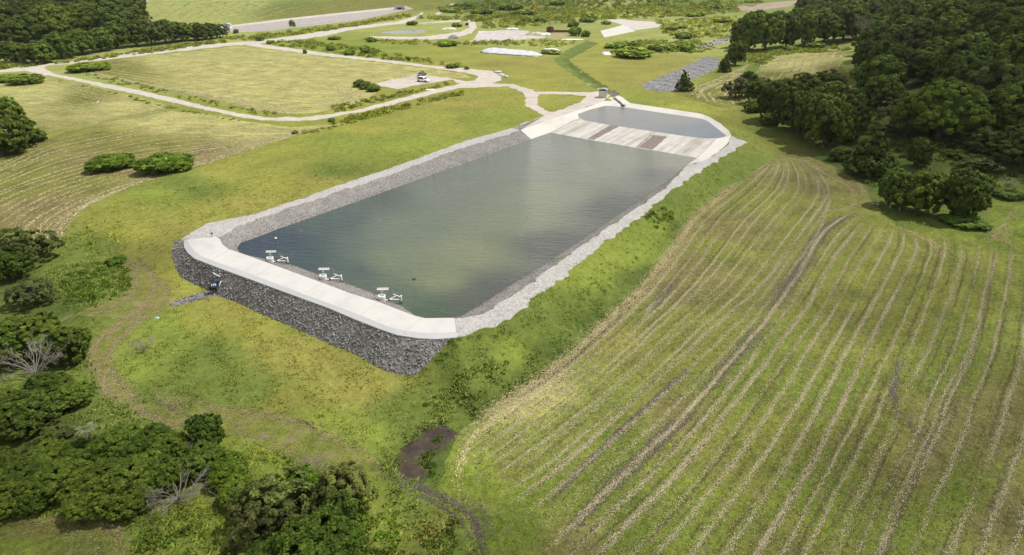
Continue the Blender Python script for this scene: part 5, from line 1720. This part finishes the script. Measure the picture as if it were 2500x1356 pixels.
# ------------------------------------------------------------------ built things
M_WHITE = plain('white_paint', (.74, .74, .73), .45, var=.05)
M_CONCW = plain('cast_concrete', (.50, .49, .47), .75, var=.12)
M_BLACK = plain('black_rubber', (.02, .02, .022), .6)
M_STEEL = plain('galvanised_steel', (.42, .43, .44), .4, .6)
M_BLUE = plain('blue_paint', (.03, .055, .13), .4, spec=.5)
M_GREYG = plain('grey_green_panel', (.36, .39, .34), .5, var=.06)
M_CREAM = plain('cream_panel', (.60, .58, .47), .5, var=.05)
M_ROOFG = plain('green_grey_roof', (.24, .28, .25), .5, var=.1)
M_RUST = plain('rusty_steel', (.15, .075, .045), .85, var=.35, vs=1.2)
M_GLASS = plain('dark_glass', (.015, .018, .02), .08, spec=.6)
M_CARW = plain('white_car_paint', (.78, .78, .78), .25, spec=.6, var=.02)
M_CARD = plain('dark_car_paint', (.09, .095, .11), .25, spec=.6, var=.05)
M_RED = plain('red_lens', (.30, .01, .01), .3)
M_LAMP = plain('clear_lens', (.7, .7, .68), .15, spec=.6)
M_ORANGE = plain('orange_paint', (.60, .16, .02), .4)
M_TARP = plain('silver_sheet', (.50, .52, .55), .4, spec=.4, var=.10, vs=.6)
M_TARPW = plain('white_sheet', (.70, .70, .70), .5, var=.08)
M_WOOD = plain('weathered_timber', (.42, .39, .34), .85, var=.2)
M_FEATH = plain('white_feathers', (.80, .79, .76), .8, var=.04)
M_DUCK = plain('dark_feathers', (.05, .045, .04), .8)


def on_ground(px, py, lift=0.0):
    P = G(px, py)
    P.z = gz_at(P.x, P.y) + lift
    return P


# three water intakes along the front bank
def make_rig(P, label):
    t = thing('water_intake', label, 'water intake', P, 0.0, 'water intakes on the front bank')
    MB().lathe([(.43, -.1), (.45, 0), (.47, .70), (.47, .76), (.36, .76), (.36, .62)], 24).build('barrel', M_WHITE, t, True)
    MB().box((0, 0, .66), (.46, .40, .05), .3).build('hatch', M_STEEL, t)
    mb = MB()
    mb.tube([(.05, .30, .0), (.07, .32, 1.20)], .025, 8)
    mb.tube([(-.04, .22, 1.06), (.12, .40, 1.34)], .055, 10)
    mb.build('tee_stem', M_WHITE, t)
    for dy in (-.09, .09):
        MB().box((.12, .42 + dy, 1.40 + dy * .5), (1.42, .11, .09), .04).build('tee_bar', M_WHITE, t)
    for dx in (-.05, .08):
        MB().tube([(.1 + dx, .45, 1.4), (.1 + dx, .45, 1.68)], .012, 6).build('spike', M_STEEL, t)
    MB().tube([(.40, -.05, .12), (.78, -.08, .10)], .075, 10).build('outlet_pipe', M_WHITE, t)
    MB().tube([(.76, -.08, .10), (.98, -.07, .12)], .095, 10).build('coupling', M_BLACK, t)
    MB().tube([(-.55, -.05, .03), (-.38, -.02, .06)], .08, 8).build('drain_stub', M_BLACK, t)
    for a, b, r in (((.95, -.07, .22), (2.32, -.10, .20), .065), ((1.30, .62, .58), (2.32, .12, .44), .065), ((.98, -.05, .24), (1.74, .40, .48), .05)):
        MB().tube([a, b], r, 10).build('frame_beam', M_WHITE, t)
    MB().box((2.40, 0, .34), (.12, .30, .78)).build('end_post', M_WHITE, t, bevel=.02)
    MB().tube([(2.40, .0, -.06), (2.42, .0, -1.2)], .06, 8).build('leg', M_BLACK, t)
    MB().tube([(2.20, .0, .1), (2.16, .0, -1.2)], .045, 8).build('leg', M_BLACK, t)
    for x, y, z0, z1 in ((1.22, .58, -.3, 1.25), (1.34, .58, -.3, 1.12), (1.70, .25, -.8, .95)):
        MB().tube([(x, y, z0), (x, y, z1)], .022, 6).build('guide_rod', M_STEEL, t)
    MB().tube([(1.22, .58, 1.2), (1.34, .58, 1.1)], .018, 6).build('guide_rod', M_STEEL, t)
    return t


RIGZ = 2.25
for (px, py, lab) in [(661, 640, 'white drum with tee bar and frame, close to the dark rocky pond corner'), (790, 684, 'white drum with tee bar and frame, between the other two intakes'),
                      (933, 734, 'white drum with tee bar and frame, close to where the concrete path meets grass')]:
    P = Vector(at_z(px, py, RIGZ))
    P.z = min(RIGZ, max(gz_at(P.x, P.y), 1.9))
    make_rig(P, lab)

# pump on the rock apron
P = on_ground(527, 707, .1)
t = thing('water_pump', 'dark blue pump set with white elbow pipe sitting on the dark rocks', 'pump', P, .35)
MB().box((0, 0, .10), (1.5, .7, .12)).build('skid', M_BLACK, t)
MB().tube([(-.5, 0, .45), (.25, 0, .45)], .30, 16).build('motor', M_BLUE, t, True)
for x in (-.35, -.1, .12):
    MB().lathe([(.31, -.03), (.325, 0), (.31, .03)], 16).build('band', M_STEEL, t)
    bpy.data.objects[COL.objects[-1].name].rotation_euler = (0, math.pi / 2, 0)
    COL.objects[-1].location = (x, 0, .45)
MB().lathe([(.08, -.08), (.36, -.08), (.36, .08), (.08, .08)], 18).build('flywheel', M_BLACK, t)
COL.objects[-1].rotation_euler = (0, math.pi / 2, .2)
COL.objects[-1].location = (-.72, .05, .42)
MB().box((.35, .35, .95), (.65, .5, .38), .2).build('control_box', M_BLUE, t, bevel=.04)
MB().tube([(.35, .35, .1), (.35, .35, .8)], .05, 8).build('bracket', M_STEEL, t)
MB().tube([(.45, -.1, .25), (.62, -.12, .55), (.78, 0, .85), (1.05, .25, 1.02)], .085, 10).build('elbow_pipe', M_WHITE, t, True)
MB().tube([(-1.1, -.2, .12), (-.4, -.25, .10)], .07, 8).build('suction_hose', M_BLACK, t)
A, B = on_ground(521, 670, .18), on_ground(538, 678, .12)
tag(MB().tube([A, A.lerp(B, .35) + Vector((0, -.15, .05)), B], .07, 8).build('pipe', M_WHITE), 'short white pipe lying on the rocks above the blue pump', 'pipe')

# depth post with a drooping cable on the gravel corner
P = Vector(at_z(520, 581, CZ))
t = thing('gauge_post', 'thin dark post with a drooping cable at the gravel corner of the crest', 'post', P)
MB().tube([(0, 0, 0), (0, 0, .75)], .035, 8).build('pole', M_STEEL, t)
MB().box((-.05, 0, .72), (.22, .16, .2)).build('sensor_box', M_BLACK, t)
MB().tube([(0, 0, .75), (-.15, .25, 1.15), (-.5, .5, 1.05), (-.8, .9, .1)], .018, 6).build('cable', M_BLACK, t)

# control kiosk by the spillway
P = on_ground(1472, 238)
t = thing('control_kiosk', 'small cabin with cream front, grey sides and curved green roof by the spillway', 'cabin', P, math.radians(-14))
MB().box((0, 0, .06), (2.9, 2.7, .2)).build('slab', M_CONCW, t)
MB().box((0, 0, 1.16), (2.3, 2.1, 2.0)).build('wall', M_GREYG, t, bevel=.04)
MB().box((.06, -1.07, 1.12), (2.06, .06, 1.84)).build('door', M_CREAM, t)
MB().tube([(.8, -1.13, 1.1), (.8, -1.13, 1.35)], .025, 6).build('handle', M_STEEL, COL.objects[-1])
arc = [(1.28 * math.cos(a), 2.10 + .52 * math.sin(a)) for a in np.linspace(0, math.pi, 11)]
MB().prism(arc + [(-1.28, 2.04), (1.28, 2.04)], -1.2, 1.2).build('roof', M_ROOFG, t)
arc = [(1.0 * math.cos(a), 2.12 + .36 * math.sin(a)) for a in np.linspace(0, math.pi, 9)]
MB().prism(arc, -1.225, -1.2).build('gable_vent', M_BLACK, t)

# spillway slot, its side walls and the little stop gate
sheet('spill_slot', [(1495, 241), (1500, 239), (1525, 261), (1519, 261)], plain('slot_shadow_mud', (.07, .055, .045), .5))
A, B = on_ground(1501, 239, .15), on_ground(1525, 261, .15)
d = B - A
tag(MB().box((A + B) / 2, (d.length, .25, .45), math.atan2(d.y, d.x)).build('spillway_wall', M_CONCW), 'low pale concrete wall along the spillway slot by the cabin', 'wall')
P = on_ground(1521, 261, .05)
t = thing('stop_gate', 'small brown gate at the mouth of the spillway slot', 'gate', P)
MB().box((0, 0, .25), (1.1, .1, .5)).build('board', M_RUST, t)
for x in (-.6, .6):
    MB().box((x, 0, .35), (.1, .14, .8)).build('post', M_STEEL, t)


# cars on the parking pad
def car(P, rz, paint, label, L=4.8, Wd=1.9, H=1.85, estate=True):
    t = thing('parked_car', label, 'car', P, rz)
    h = L / 2
    low = [(-h, .42), (-h + .05, .95), (h - 1.35, 1.02), (h - .15, .88), (h, .62), (h - .05, .36), (h - .4, .30), (-h + .3, .30)]
    MB().prism(low, -Wd / 2, Wd / 2).build('body', paint, t, bevel=.06)
    if estate:
        cab = [(-h + .06, .96), (-h + .28, H - .08), (-h + .7, H), (h - 2.0, H - .02), (h - 1.30, 1.00)]
    else:
        cab = [(-h + .45, .96), (-h + 1.1, H - .04), (h - 2.1, H), (h - 1.25, 1.00)]
    mb = MB()
    n = len(cab)
    vs = [(x, s * (Wd / 2 - .05 - (.20 if z > 1.2 else 0)), z) for s in (-1, 1) for x, z in cab]
    mb.add(vs, [tuple(range(n)), tuple(range(n, 2 * n))[::-1]] + [((i + 1) % n, i, i + n, (i + 1) % n + n) for i in range(n)])
    mb.build('cabin', paint, t, bevel=.05)
    for s in (-1, 1):
        y0, y1 = s * (Wd / 2 - .035), s * (Wd / 2 - .20)
        q = [(-h + .45, y0, 1.08), (h - 1.65, y0, 1.08), (h - 2.05, y1, H - .18), (-h + .62, y1, H - .18)]
        mb = MB()
        mb.add([(x, y + s * .02, z) for x, y, z in q] + [(x, y - s * .03, z) for x, y, z in q], [(0, 1, 2, 3), (7, 6, 5, 4), (0, 4, 5, 1), (1, 5, 6, 2), (2, 6, 7, 3), (3, 7, 4, 0)])
        mb.build('side_window', M_GLASS, t)
        MB().box((h - 1.55, s * (Wd / 2 + .10), 1.08), (.12, .18, .14)).build('mirror', paint, t)
        MB().box((h - .12, s * (Wd / 2 - .3), .76), (.16, .38, .16)).build('headlight', M_LAMP, t)
        MB().box((-h + .02, s * (Wd / 2 - .12), .95), (.08, .18, .35)).build('tail_light', M_RED, t)
        for x in (-h + .9, h - .95):
            w = MB().lathe([(.16, -.11), (.36, -.11), (.37, 0), (.36, .11), (.16, .11)], 18).build('wheel', M_BLACK, t, True)
            w.rotation_euler = (math.pi / 2, 0, 0)
            w.location = (x, s * (Wd / 2 - .08), .37)
            MB().lathe([(.0, -.10), (.21, -.10), (.21, .10), (.0, .10)], 12).build('rim', M_STEEL, w)
    mb = MB()
    ws = [(h - 1.34, .72, 1.05), (h - 1.34, -.72, 1.05), (h - 1.98, -.62, H - .12), (h - 1.98, .62, H - .12)]
    mb.add([(x + .03, y, z + .02) for x, y, z in ws] + [(x - .05, y, z - .03) for x, y, z in ws], [(3, 2, 1, 0), (4, 5, 6, 7), (0, 1, 5, 4), (1, 2, 6, 5), (2, 3, 7, 6), (3, 0, 4, 7)])
    mb.build('windscreen', M_GLASS, t)
    MB().box((-h + .17, 0, 1.35), (.06, 1.3, .42)).build('rear_window', M_GLASS, t)
    return t


t = car(on_ground(1034, 200), math.radians(-28), M_CARW, 'white four wheel drive estate car parked on the gravel pad, nearer the track')
MB().lathe([(.0, -.1), (.34, -.1), (.36, 0), (.34, .1), (0, .1)], 16).build('spare_wheel', M_BLACK, t)
COL.objects[-1].rotation_euler = (0, math.pi / 2, 0)
COL.objects[-1].location = (-2.5, .1, 1.05)
car(on_ground(1028, 187), math.radians(-100), M_CARD, 'dark grey car parked on the gravel pad, beyond the white one', 4.3, 1.8, 1.5, False)
P = on_ground(1037, 184)
t = thing('trailer', 'small dark trailer beside the dark grey car', 'trailer', P, .3)
MB().box((0, 0, .5), (1.3, 1.0, .35)).build('tray', M_BLACK, t)
for s in (-1, 1):
    w = MB().lathe([(.05, -.07), (.28, -.07), (.28, .07), (.05, .07)], 14).build('wheel', M_BLACK, t)
    w.rotation_euler = (math.pi / 2, 0, 0)
    w.location = (0, s * .58, .28)
MB().tube([(.6, 0, .42), (1.3, 0, .38)], .04, 6).build('drawbar', M_STEEL, t)

# far pond buildings
P = on_ground(556, 70)
t = thing('pump_hut', 'small white hut with blue grey roof at the end of the far pond', 'hut', P, math.radians(8))
MB().box((0, 0, 1.1), (4.4, 3.6, 2.2)).build('wall', M_WHITE, t)
MB().prism([(-2.6, 2.2), (2.6, 2.2), (2.5, 2.5), (0, 3.3), (-2.5, 2.5)], -2.1, 2.1).build('roof', plain('blue_grey_roof', (.33, .42, .47), .5), t)
MB().box((.5, -1.83, 1.0), (1.0, .08, 1.9)).build('door', M_STEEL, t)
P = on_ground(975, 24)
t = thing('culvert_headwall', 'pale concrete culvert headwall at the head of the far pond', 'culvert', P, .3)
for x in (-4.0, 4.0):
    MB().box((x, -1.5, 1.2), (.5, 4.0, 2.4)).build('wing_wall', M_CONCW, t)
MB().box((0, 0, 1.6), (7.5, .5, 3.2)).build('wall', M_CONCW, t)
MB().box((0, -.3, .9), (3.6, .15, 1.6)).build('opening', M_BLACK, t)
MB().box((0, .8, 3.2), (6.5, 2.0, .2)).build('deck', plain('blue_grey_deck', (.25, .28, .30), .6), t)
P = on_ground(987, 18)
t = thing('utility_pole', 'single dark pole with cross arm at the head of the far pond', 'pole', P)
MB().tube([(0, 0, 0), (0, 0, 9)], [.16, .11], 8).build('post', M_WOOD, t)
MB().box((0, 0, 8.4), (2.0, .12, .12)).build('cross_arm', M_WOOD, t)

# ruin: rusty box and wall on the bare slabs
P = on_ground(1343, 79)
t = thing('rusty_tank', 'rust brown arched steel box standing at the end of the rusty wall', 'tank', P, math.radians(-6))
MB().prism([(-2.2, 0), (2.2, 0), (2.2, 2.6), (1.5, 3.2), (0, 3.5), (-1.5, 3.2), (-2.2, 2.6)], -1.6, 1.6).build('shell', M_RUST, t)
MB().box((2.28, 0, 1.3), (.12, 2.6, 2.5)).build('end_plate', plain('pale_plate', (.42, .36, .27), .7), t)
MB().box((-.6, -1.64, 1.2), (1.0, .08, 2.0)).build('hatch', plain('dark_rust', (.09, .045, .03), .9), t)
A, B = on_ground(1352, 79), on_ground(1398, 80)
d = B - A
t = thing('rusty_wall', 'long low rusty wall stretching from the arched box to the bushes', 'wall', (A + B) / 2, math.atan2(d.y, d.x))
MB().box((0, 0, .65), (d.length, .5, 1.3)).build('panel', M_RUST, t)
for k in range(6):
    MB().box((-d.length / 2 + .4 + k * (d.length - .8) / 5, 0, .75), (.3, .62, 1.5)).build('post', M_RUST, t)


def crumple(name, P, sx, sy, h, mat, label, cat, seed=0, n=9, rz=0.0, flat=.5):
    r = np.random.default_rng(seed)
    V, F = [], []
    for i in range(n):
        for j in range(n):
            u, v = i / (n - 1) * 2 - 1, j / (n - 1) * 2 - 1
            q = max(abs(u), abs(v))
            z = h * max(0, (1 - q ** 2)) ** flat * r.uniform(.6, 1.1)
            c, s = math.cos(rz), math.sin(rz)
            x, y = u * sx / 2 * r.uniform(.85, 1.1), v * sy / 2 * r.uniform(.85, 1.1)
            X, Y = P.x + c * x - s * y, P.y + s * x + c * y
            V.append((X, Y, gz_at(X, Y) + z - .03))
    for i in range(n - 1):
        for j in range(n - 1):
            a = i * n + j
            F.append((a, a + n, a + n + 1, a + 1))
    me = bpy.data.meshes.new(name)
    me.from_pydata(V, [], F)
    me.materials.append(mat)
    me.update()
    return tag(link(name, me), label, cat)


crumple('rubbish_heap', on_ground(1310, 84), 8, 5, 1.3, M_WOOD, 'grey rubbish heap on the bare slabs in front of the rusty box', 'rubbish', 1)
crumple('plastic_sheet', on_ground(1332, 85), 6, 4, 1.2, M_TARPW, 'white crumpled sheet beside the rubbish heap on the bare slabs', 'sheet', 2)
crumple('plastic_sheet', on_ground(1346, 125), 9, 4, 1.2, M_TARPW, 'white tipped sheeting under the pale bush by the drain', 'sheet', 3)
crumple('plastic_sheet', on_ground(1398, 97), 12, 3, .4, M_TARPW, 'thin white sheeting laid below the rusty wall', 'sheet', 4)
crumple('rubbish_heap', on_ground(1481, 132), 4, 6, 1.0, M_TARPW, 'small white rubbish pile at the tip of the wide pale shrub mound', 'rubbish', 5)
crumple('plastic_sheet', on_ground(1252, 71), 8, 4, .7, M_TARPW, 'white scraps behind the bare slabs', 'sheet', 6)
crumple('concrete_rubble', on_ground(1096, 71), 9, 5, 1.0, M_CONCW, 'heap of pale broken concrete inside the looping road', 'rubble', 7)
crumple('gravel_heap', on_ground(1107, 94), 7, 5, 2.0, plain('grey_gravel', (.22, .21, .20), .9, var=.3), 'small grey gravel heap on the looping road near the slabs', 'gravel heap', 8, flat=1.0)
crumple('plastic_bag', on_ground(1051, 219), 3.0, 1.4, .3, M_TARPW, 'white sheet lying in the grass below the parking pad', 'sheet', 9)
crumple('plastic_bag', on_ground(384, 779), .5, .4, .3, plain('pale_blue_plastic', (.45, .52, .58), .5), 'pale blue bag dropped in the grass beside the mown path', 'bag', 10)
for k, (px, py) in enumerate([(1216, 178), (1224, 184), (1232, 189)]):
    P = on_ground(px, py)
    V = [tuple(P + Vector(v) * random.uniform(.8, 1.2) + Vector((0, 0, .25))) for v in ICO_V * np.array([1.5, .8, .6])]
    me = bpy.data.meshes.new('boulder')
    me.from_pydata(V, [], [tuple(f) for f in ICO_F])
    me.materials.append(M_CONCW)
    tag(link('boulder', me), 'pale boulder on the outer edge of the road junction, ' + ('first on the upper road side', 'between two others', 'last towards the meadow')[k], 'boulder', 'boulders at the road junction')

# silver sheeted stockpile
A, B = on_ground(1176, 126), on_ground(1326, 137)
d = B - A
rz = math.atan2(d.y, d.x)
Lh = d.length / 2
t = thing('covered_stockpile', 'long ridge of spoil under silver sheeting in the far meadow', 'stockpile', (A + B) / 2, rz)
n, V, F = 27, [], []
r_ = np.random.default_rng(3)
for i in range(n):
    u = i / (n - 1) * 2 - 1
    e = max(0.0, 1 - abs(u) ** 5) ** .8 if abs(u) > .62 else 1.0
    e *= (1 - u) * .12 + .88
    wd, hh = .3 + 4.8 * e, .1 + 1.9 * e
    for j in range(9):
        v = j / 8 * 2 - 1
        V.append((u * Lh, v * wd + r_.normal(0, .10), max(0, hh * (1 - abs(v) ** 1.25)) + r_.normal(0, .07) - (.1 if j in (0, 8) else 0)))
for i in range(n - 1):
    for j in range(8):
        a = i * 9 + j
        F.append((a, a + 9, a + 10, a + 1))
me = bpy.data.meshes.new('sheet')
me.from_pydata(V, [], F)
me.materials.append(M_TARP)
link('sheet', me, t)
mb = MB()
for s in (-1, 1):
    mb.tube([(-Lh * .95, s * 2.2, .1), (-Lh * .7, s * 5.0, .12), (0, s * 5.0, .12), (Lh * .7, s * 4.2, .12), (Lh, s * .6, .1)], .22, 6)
mb.build('weight_tube', M_BLACK, t)

# digger on the far rise
P = on_ground(1302, 22)
t = thing('excavator', 'tiny orange digger on the far rise', 'digger', P, .6)
for s in (-1, 1):
    MB().prism([(-1.8, .1), (-1.4, 0), (1.4, 0), (1.8, .1), (1.8, .6), (1.4, .8), (-1.4, .8), (-1.8, .6)], s * .9 - .25, s * .9 + .25).build('track', M_BLACK, t)
MB().box((-.3, 0, 1.5), (3.0, 2.2, 1.2)).build('body', M_ORANGE, t, bevel=.1)
MB().box((.6, .6, 2.5), (1.3, 1.0, 1.2)).build('cab', M_GLASS, t)
MB().tube([(1.0, -.3, 1.8), (3.0, -.3, 3.6), (4.6, -.3, 2.6)], .25, 6).build('boom', M_ORANGE, t)
MB().tube([(4.6, -.3, 2.6), (4.2, -.3, .9)], .18, 6).build('arm', M_ORANGE, t)
MB().box((4.0, -.3, .6), (.7, .9, .6), taper=(.6, 1)).build('bucket', M_BLACK, t)

# white gate of rails and the posts under the trio of trees
A = on_ground(2128, 502)
t = thing('rail_fence', 'short whitish timber rail at the foot of the smaller tree of the trio', 'fence', A, -.5)
for x in (0, .9):
    MB().box((x, 0, .5), (.12, .12, 1.1)).build('post', M_WOOD, t)
for z in (.45, .85):
    MB().box((.45, -.08, z), (1.2, .05, .14)).build('rail', M_WOOD, t)
for px, py, lab in [(2172, 509, 'pale thick post just past the smaller tree of the trio'), (2195, 514, 'pale thin post between the smaller and middle trees of the trio'), (2282, 522, 'pale post between the middle and largest trees of the trio')]:
    P = on_ground(px, py)
    t = thing('fence_post', lab, 'fence post', P)
    MB().tube([(0, 0, -.1), (0, 0, 1.2)], [.09, .08], 8).build('post', M_WOOD, t)
    MB().lathe([(.10, 1.2), (.10, 1.25), (.0, 1.28)], 8).build('cap', M_STEEL, t)


# birds
def bird(px, py, label, mat, z=None, legs=True, s=1.0, cat='bird'):
    P = on_ground(px, py) if z is None else Vector(at_z(px, py, z))
    mb = MB()
    b0 = .38 if legs else .02
    mb.tube([(-.30 * s, 0, (b0 + .02) * s), (-.18 * s, 0, (b0 + .08) * s), (0, 0, (b0 + .12) * s), (.16 * s, 0, (b0 + .14) * s), (.22 * s, 0, (b0 + .22) * s), (.21 * s, 0, (b0 + .40) * s if legs else (b0 + .24) * s), (.26 * s, 0, (b0 + .46) * s if legs else (b0 + .27) * s),
             (.36 * s, 0, (b0 + .45) * s if legs else (b0 + .26) * s)], [.01, .07 * s, .10 * s, .07 * s, .04 * s, .03 * s, .035 * s, .008 * s], 8)
    if legs:
        for y in (-.04, .04):
            mb.tube([(0, y, .45), (0, y, 0)], .012, 5)
    o = mb.build('bird', mat, None, True)
    o.location = P
    o.rotation_euler = (0, 0, random.uniform(0, 6))
    return tag(o, label, cat)


bird(240, 256, 'white egret standing alone in the upper hay rows', M_FEATH, s=1.5)
bird(1419, 182, 'white egret standing in the green drain', M_FEATH, s=1.6)
bird(1011, 684, 'dark duck floating on the open water', M_DUCK, WZ, False, 1.0)
bird(1340, 95, 'white egret in the grass below the bare slabs', M_FEATH, s=1.8)
P = Vector(at_z(673, 583, WZ))
t = thing('marker_buoy', 'small white buoy floating on the water in the pond corner', 'buoy', P)
MB().lathe([(.0, -.1), (.14, -.05), (.20, .05), (.16, .16), (.05, .20), (.05, .24), (0, .25)], 14).build('float', M_WHITE, t, True)
MB().tube([(0, 0, .2), (0, 0, .36)], .02, 6).build('ring', M_STEEL, t)

# ------------------------------------------------------------------ unseen cloud puffs added overhead: cloud shade on the slope, darkening at the view's edges
SHADE_CLOUD_Z = 1500.0


def shade(px, py):
    x, y = px / 2500, py / 1356
    s = 0.0
    s = max(s, .64 * np.clip((x - .72 - max(0, .14 - y) * 1.2) / .16, 0, 1) * np.clip((.42 - y) / .12, 0, 1))
    s = max(s, .42 * np.clip((x + .75 * y - 1.08) / .5, 0, 1) * np.clip((y - .30) / .15, 0, 1))
    s = max(s, .44 * np.clip((y - .62 - .35 * x) / .35, 0, 1))
    s = max(s, .32 * np.clip((.16 - x) / .14, 0, 1) * np.clip((y - .38) / .12, 0, 1))
    s = max(s, .50 * np.clip((.12 - x) / .10, 0, 1) * np.clip((.10 - y) / .05, 0, 1))
    s = max(s, .35 * np.clip((.02 - y) / .012, 0, 1) * (1 if .36 < x < .7 else 0))
    return s


cand = np.column_stack([rng.uniform(-330, 420, 42000), rng.uniform(8, 620, 42000)])
zc_ = np.array([hz(x, y) for x, y in cand])
cp2, _ = to_px(np.column_stack([cand, zc_]))
keep = []
for i, (px, py) in enumerate(cp2):
    if -500 < px < 3000 and -40 < py < 1800:
        s = shade(px, min(py, 1500))
        # puffs of radius ~3.4 m: coverage s needs -ln(1-s)/(pi r^2) puffs per square metre
        if s > .02 and rng.random() < -math.log(1 - s) / 36.0 * (750 * 612 / 42000):
            keep.append(i)
n = len(keep)
k_ = SHADE_CLOUD_Z / sun_dir.z
base = np.column_stack([cand[keep], zc_[keep]]) + np.array(sun_dir) * k_ * (1 + rng.normal(0, .012, (n, 1)))
Vc = ICO_V[None] * rng.uniform(2.4, 4.4, (n, 1, 1)) * (1 + rng.normal(0, .1, (n, 12, 1))) + base[:, None]
Fc = (ICO_F[None] + (np.arange(n) * 12)[:, None, None]).reshape(-1, 3)
kind(link('shade_cloud', mesh_np('shade_cloud', Vc.reshape(-1, 3), Fc, [plain('shade_cloud_white', (.85, .85, .86), 1.0, var=.02)], smooth=True)), 'structure')
print('cloud puffs', n)

# ------------------------------------------------------------------ thin air between here and the far rise
mb = MB()
mb.box((50, 400, 25.5), (1500, 1000, 63))
m = bpy.data.materials.new('haze')
m.use_nodes = True
nt = m.node_tree
nt.nodes.clear()
vo = nt.nodes.new('ShaderNodeVolumePrincipled')
vo.inputs['Color'].default_value = (.90, .94, 1.0, 1)
vo.inputs['Density'].default_value = 0.00005
vo.inputs['Anisotropy'].default_value = 0.2
mo = nt.nodes.new('ShaderNodeOutputMaterial')
nt.links.new(vo.outputs['Volume'], mo.inputs['Volume'])
kind(mb.build('haze', m), 'stuff', 'thin bright haze over the far fields')
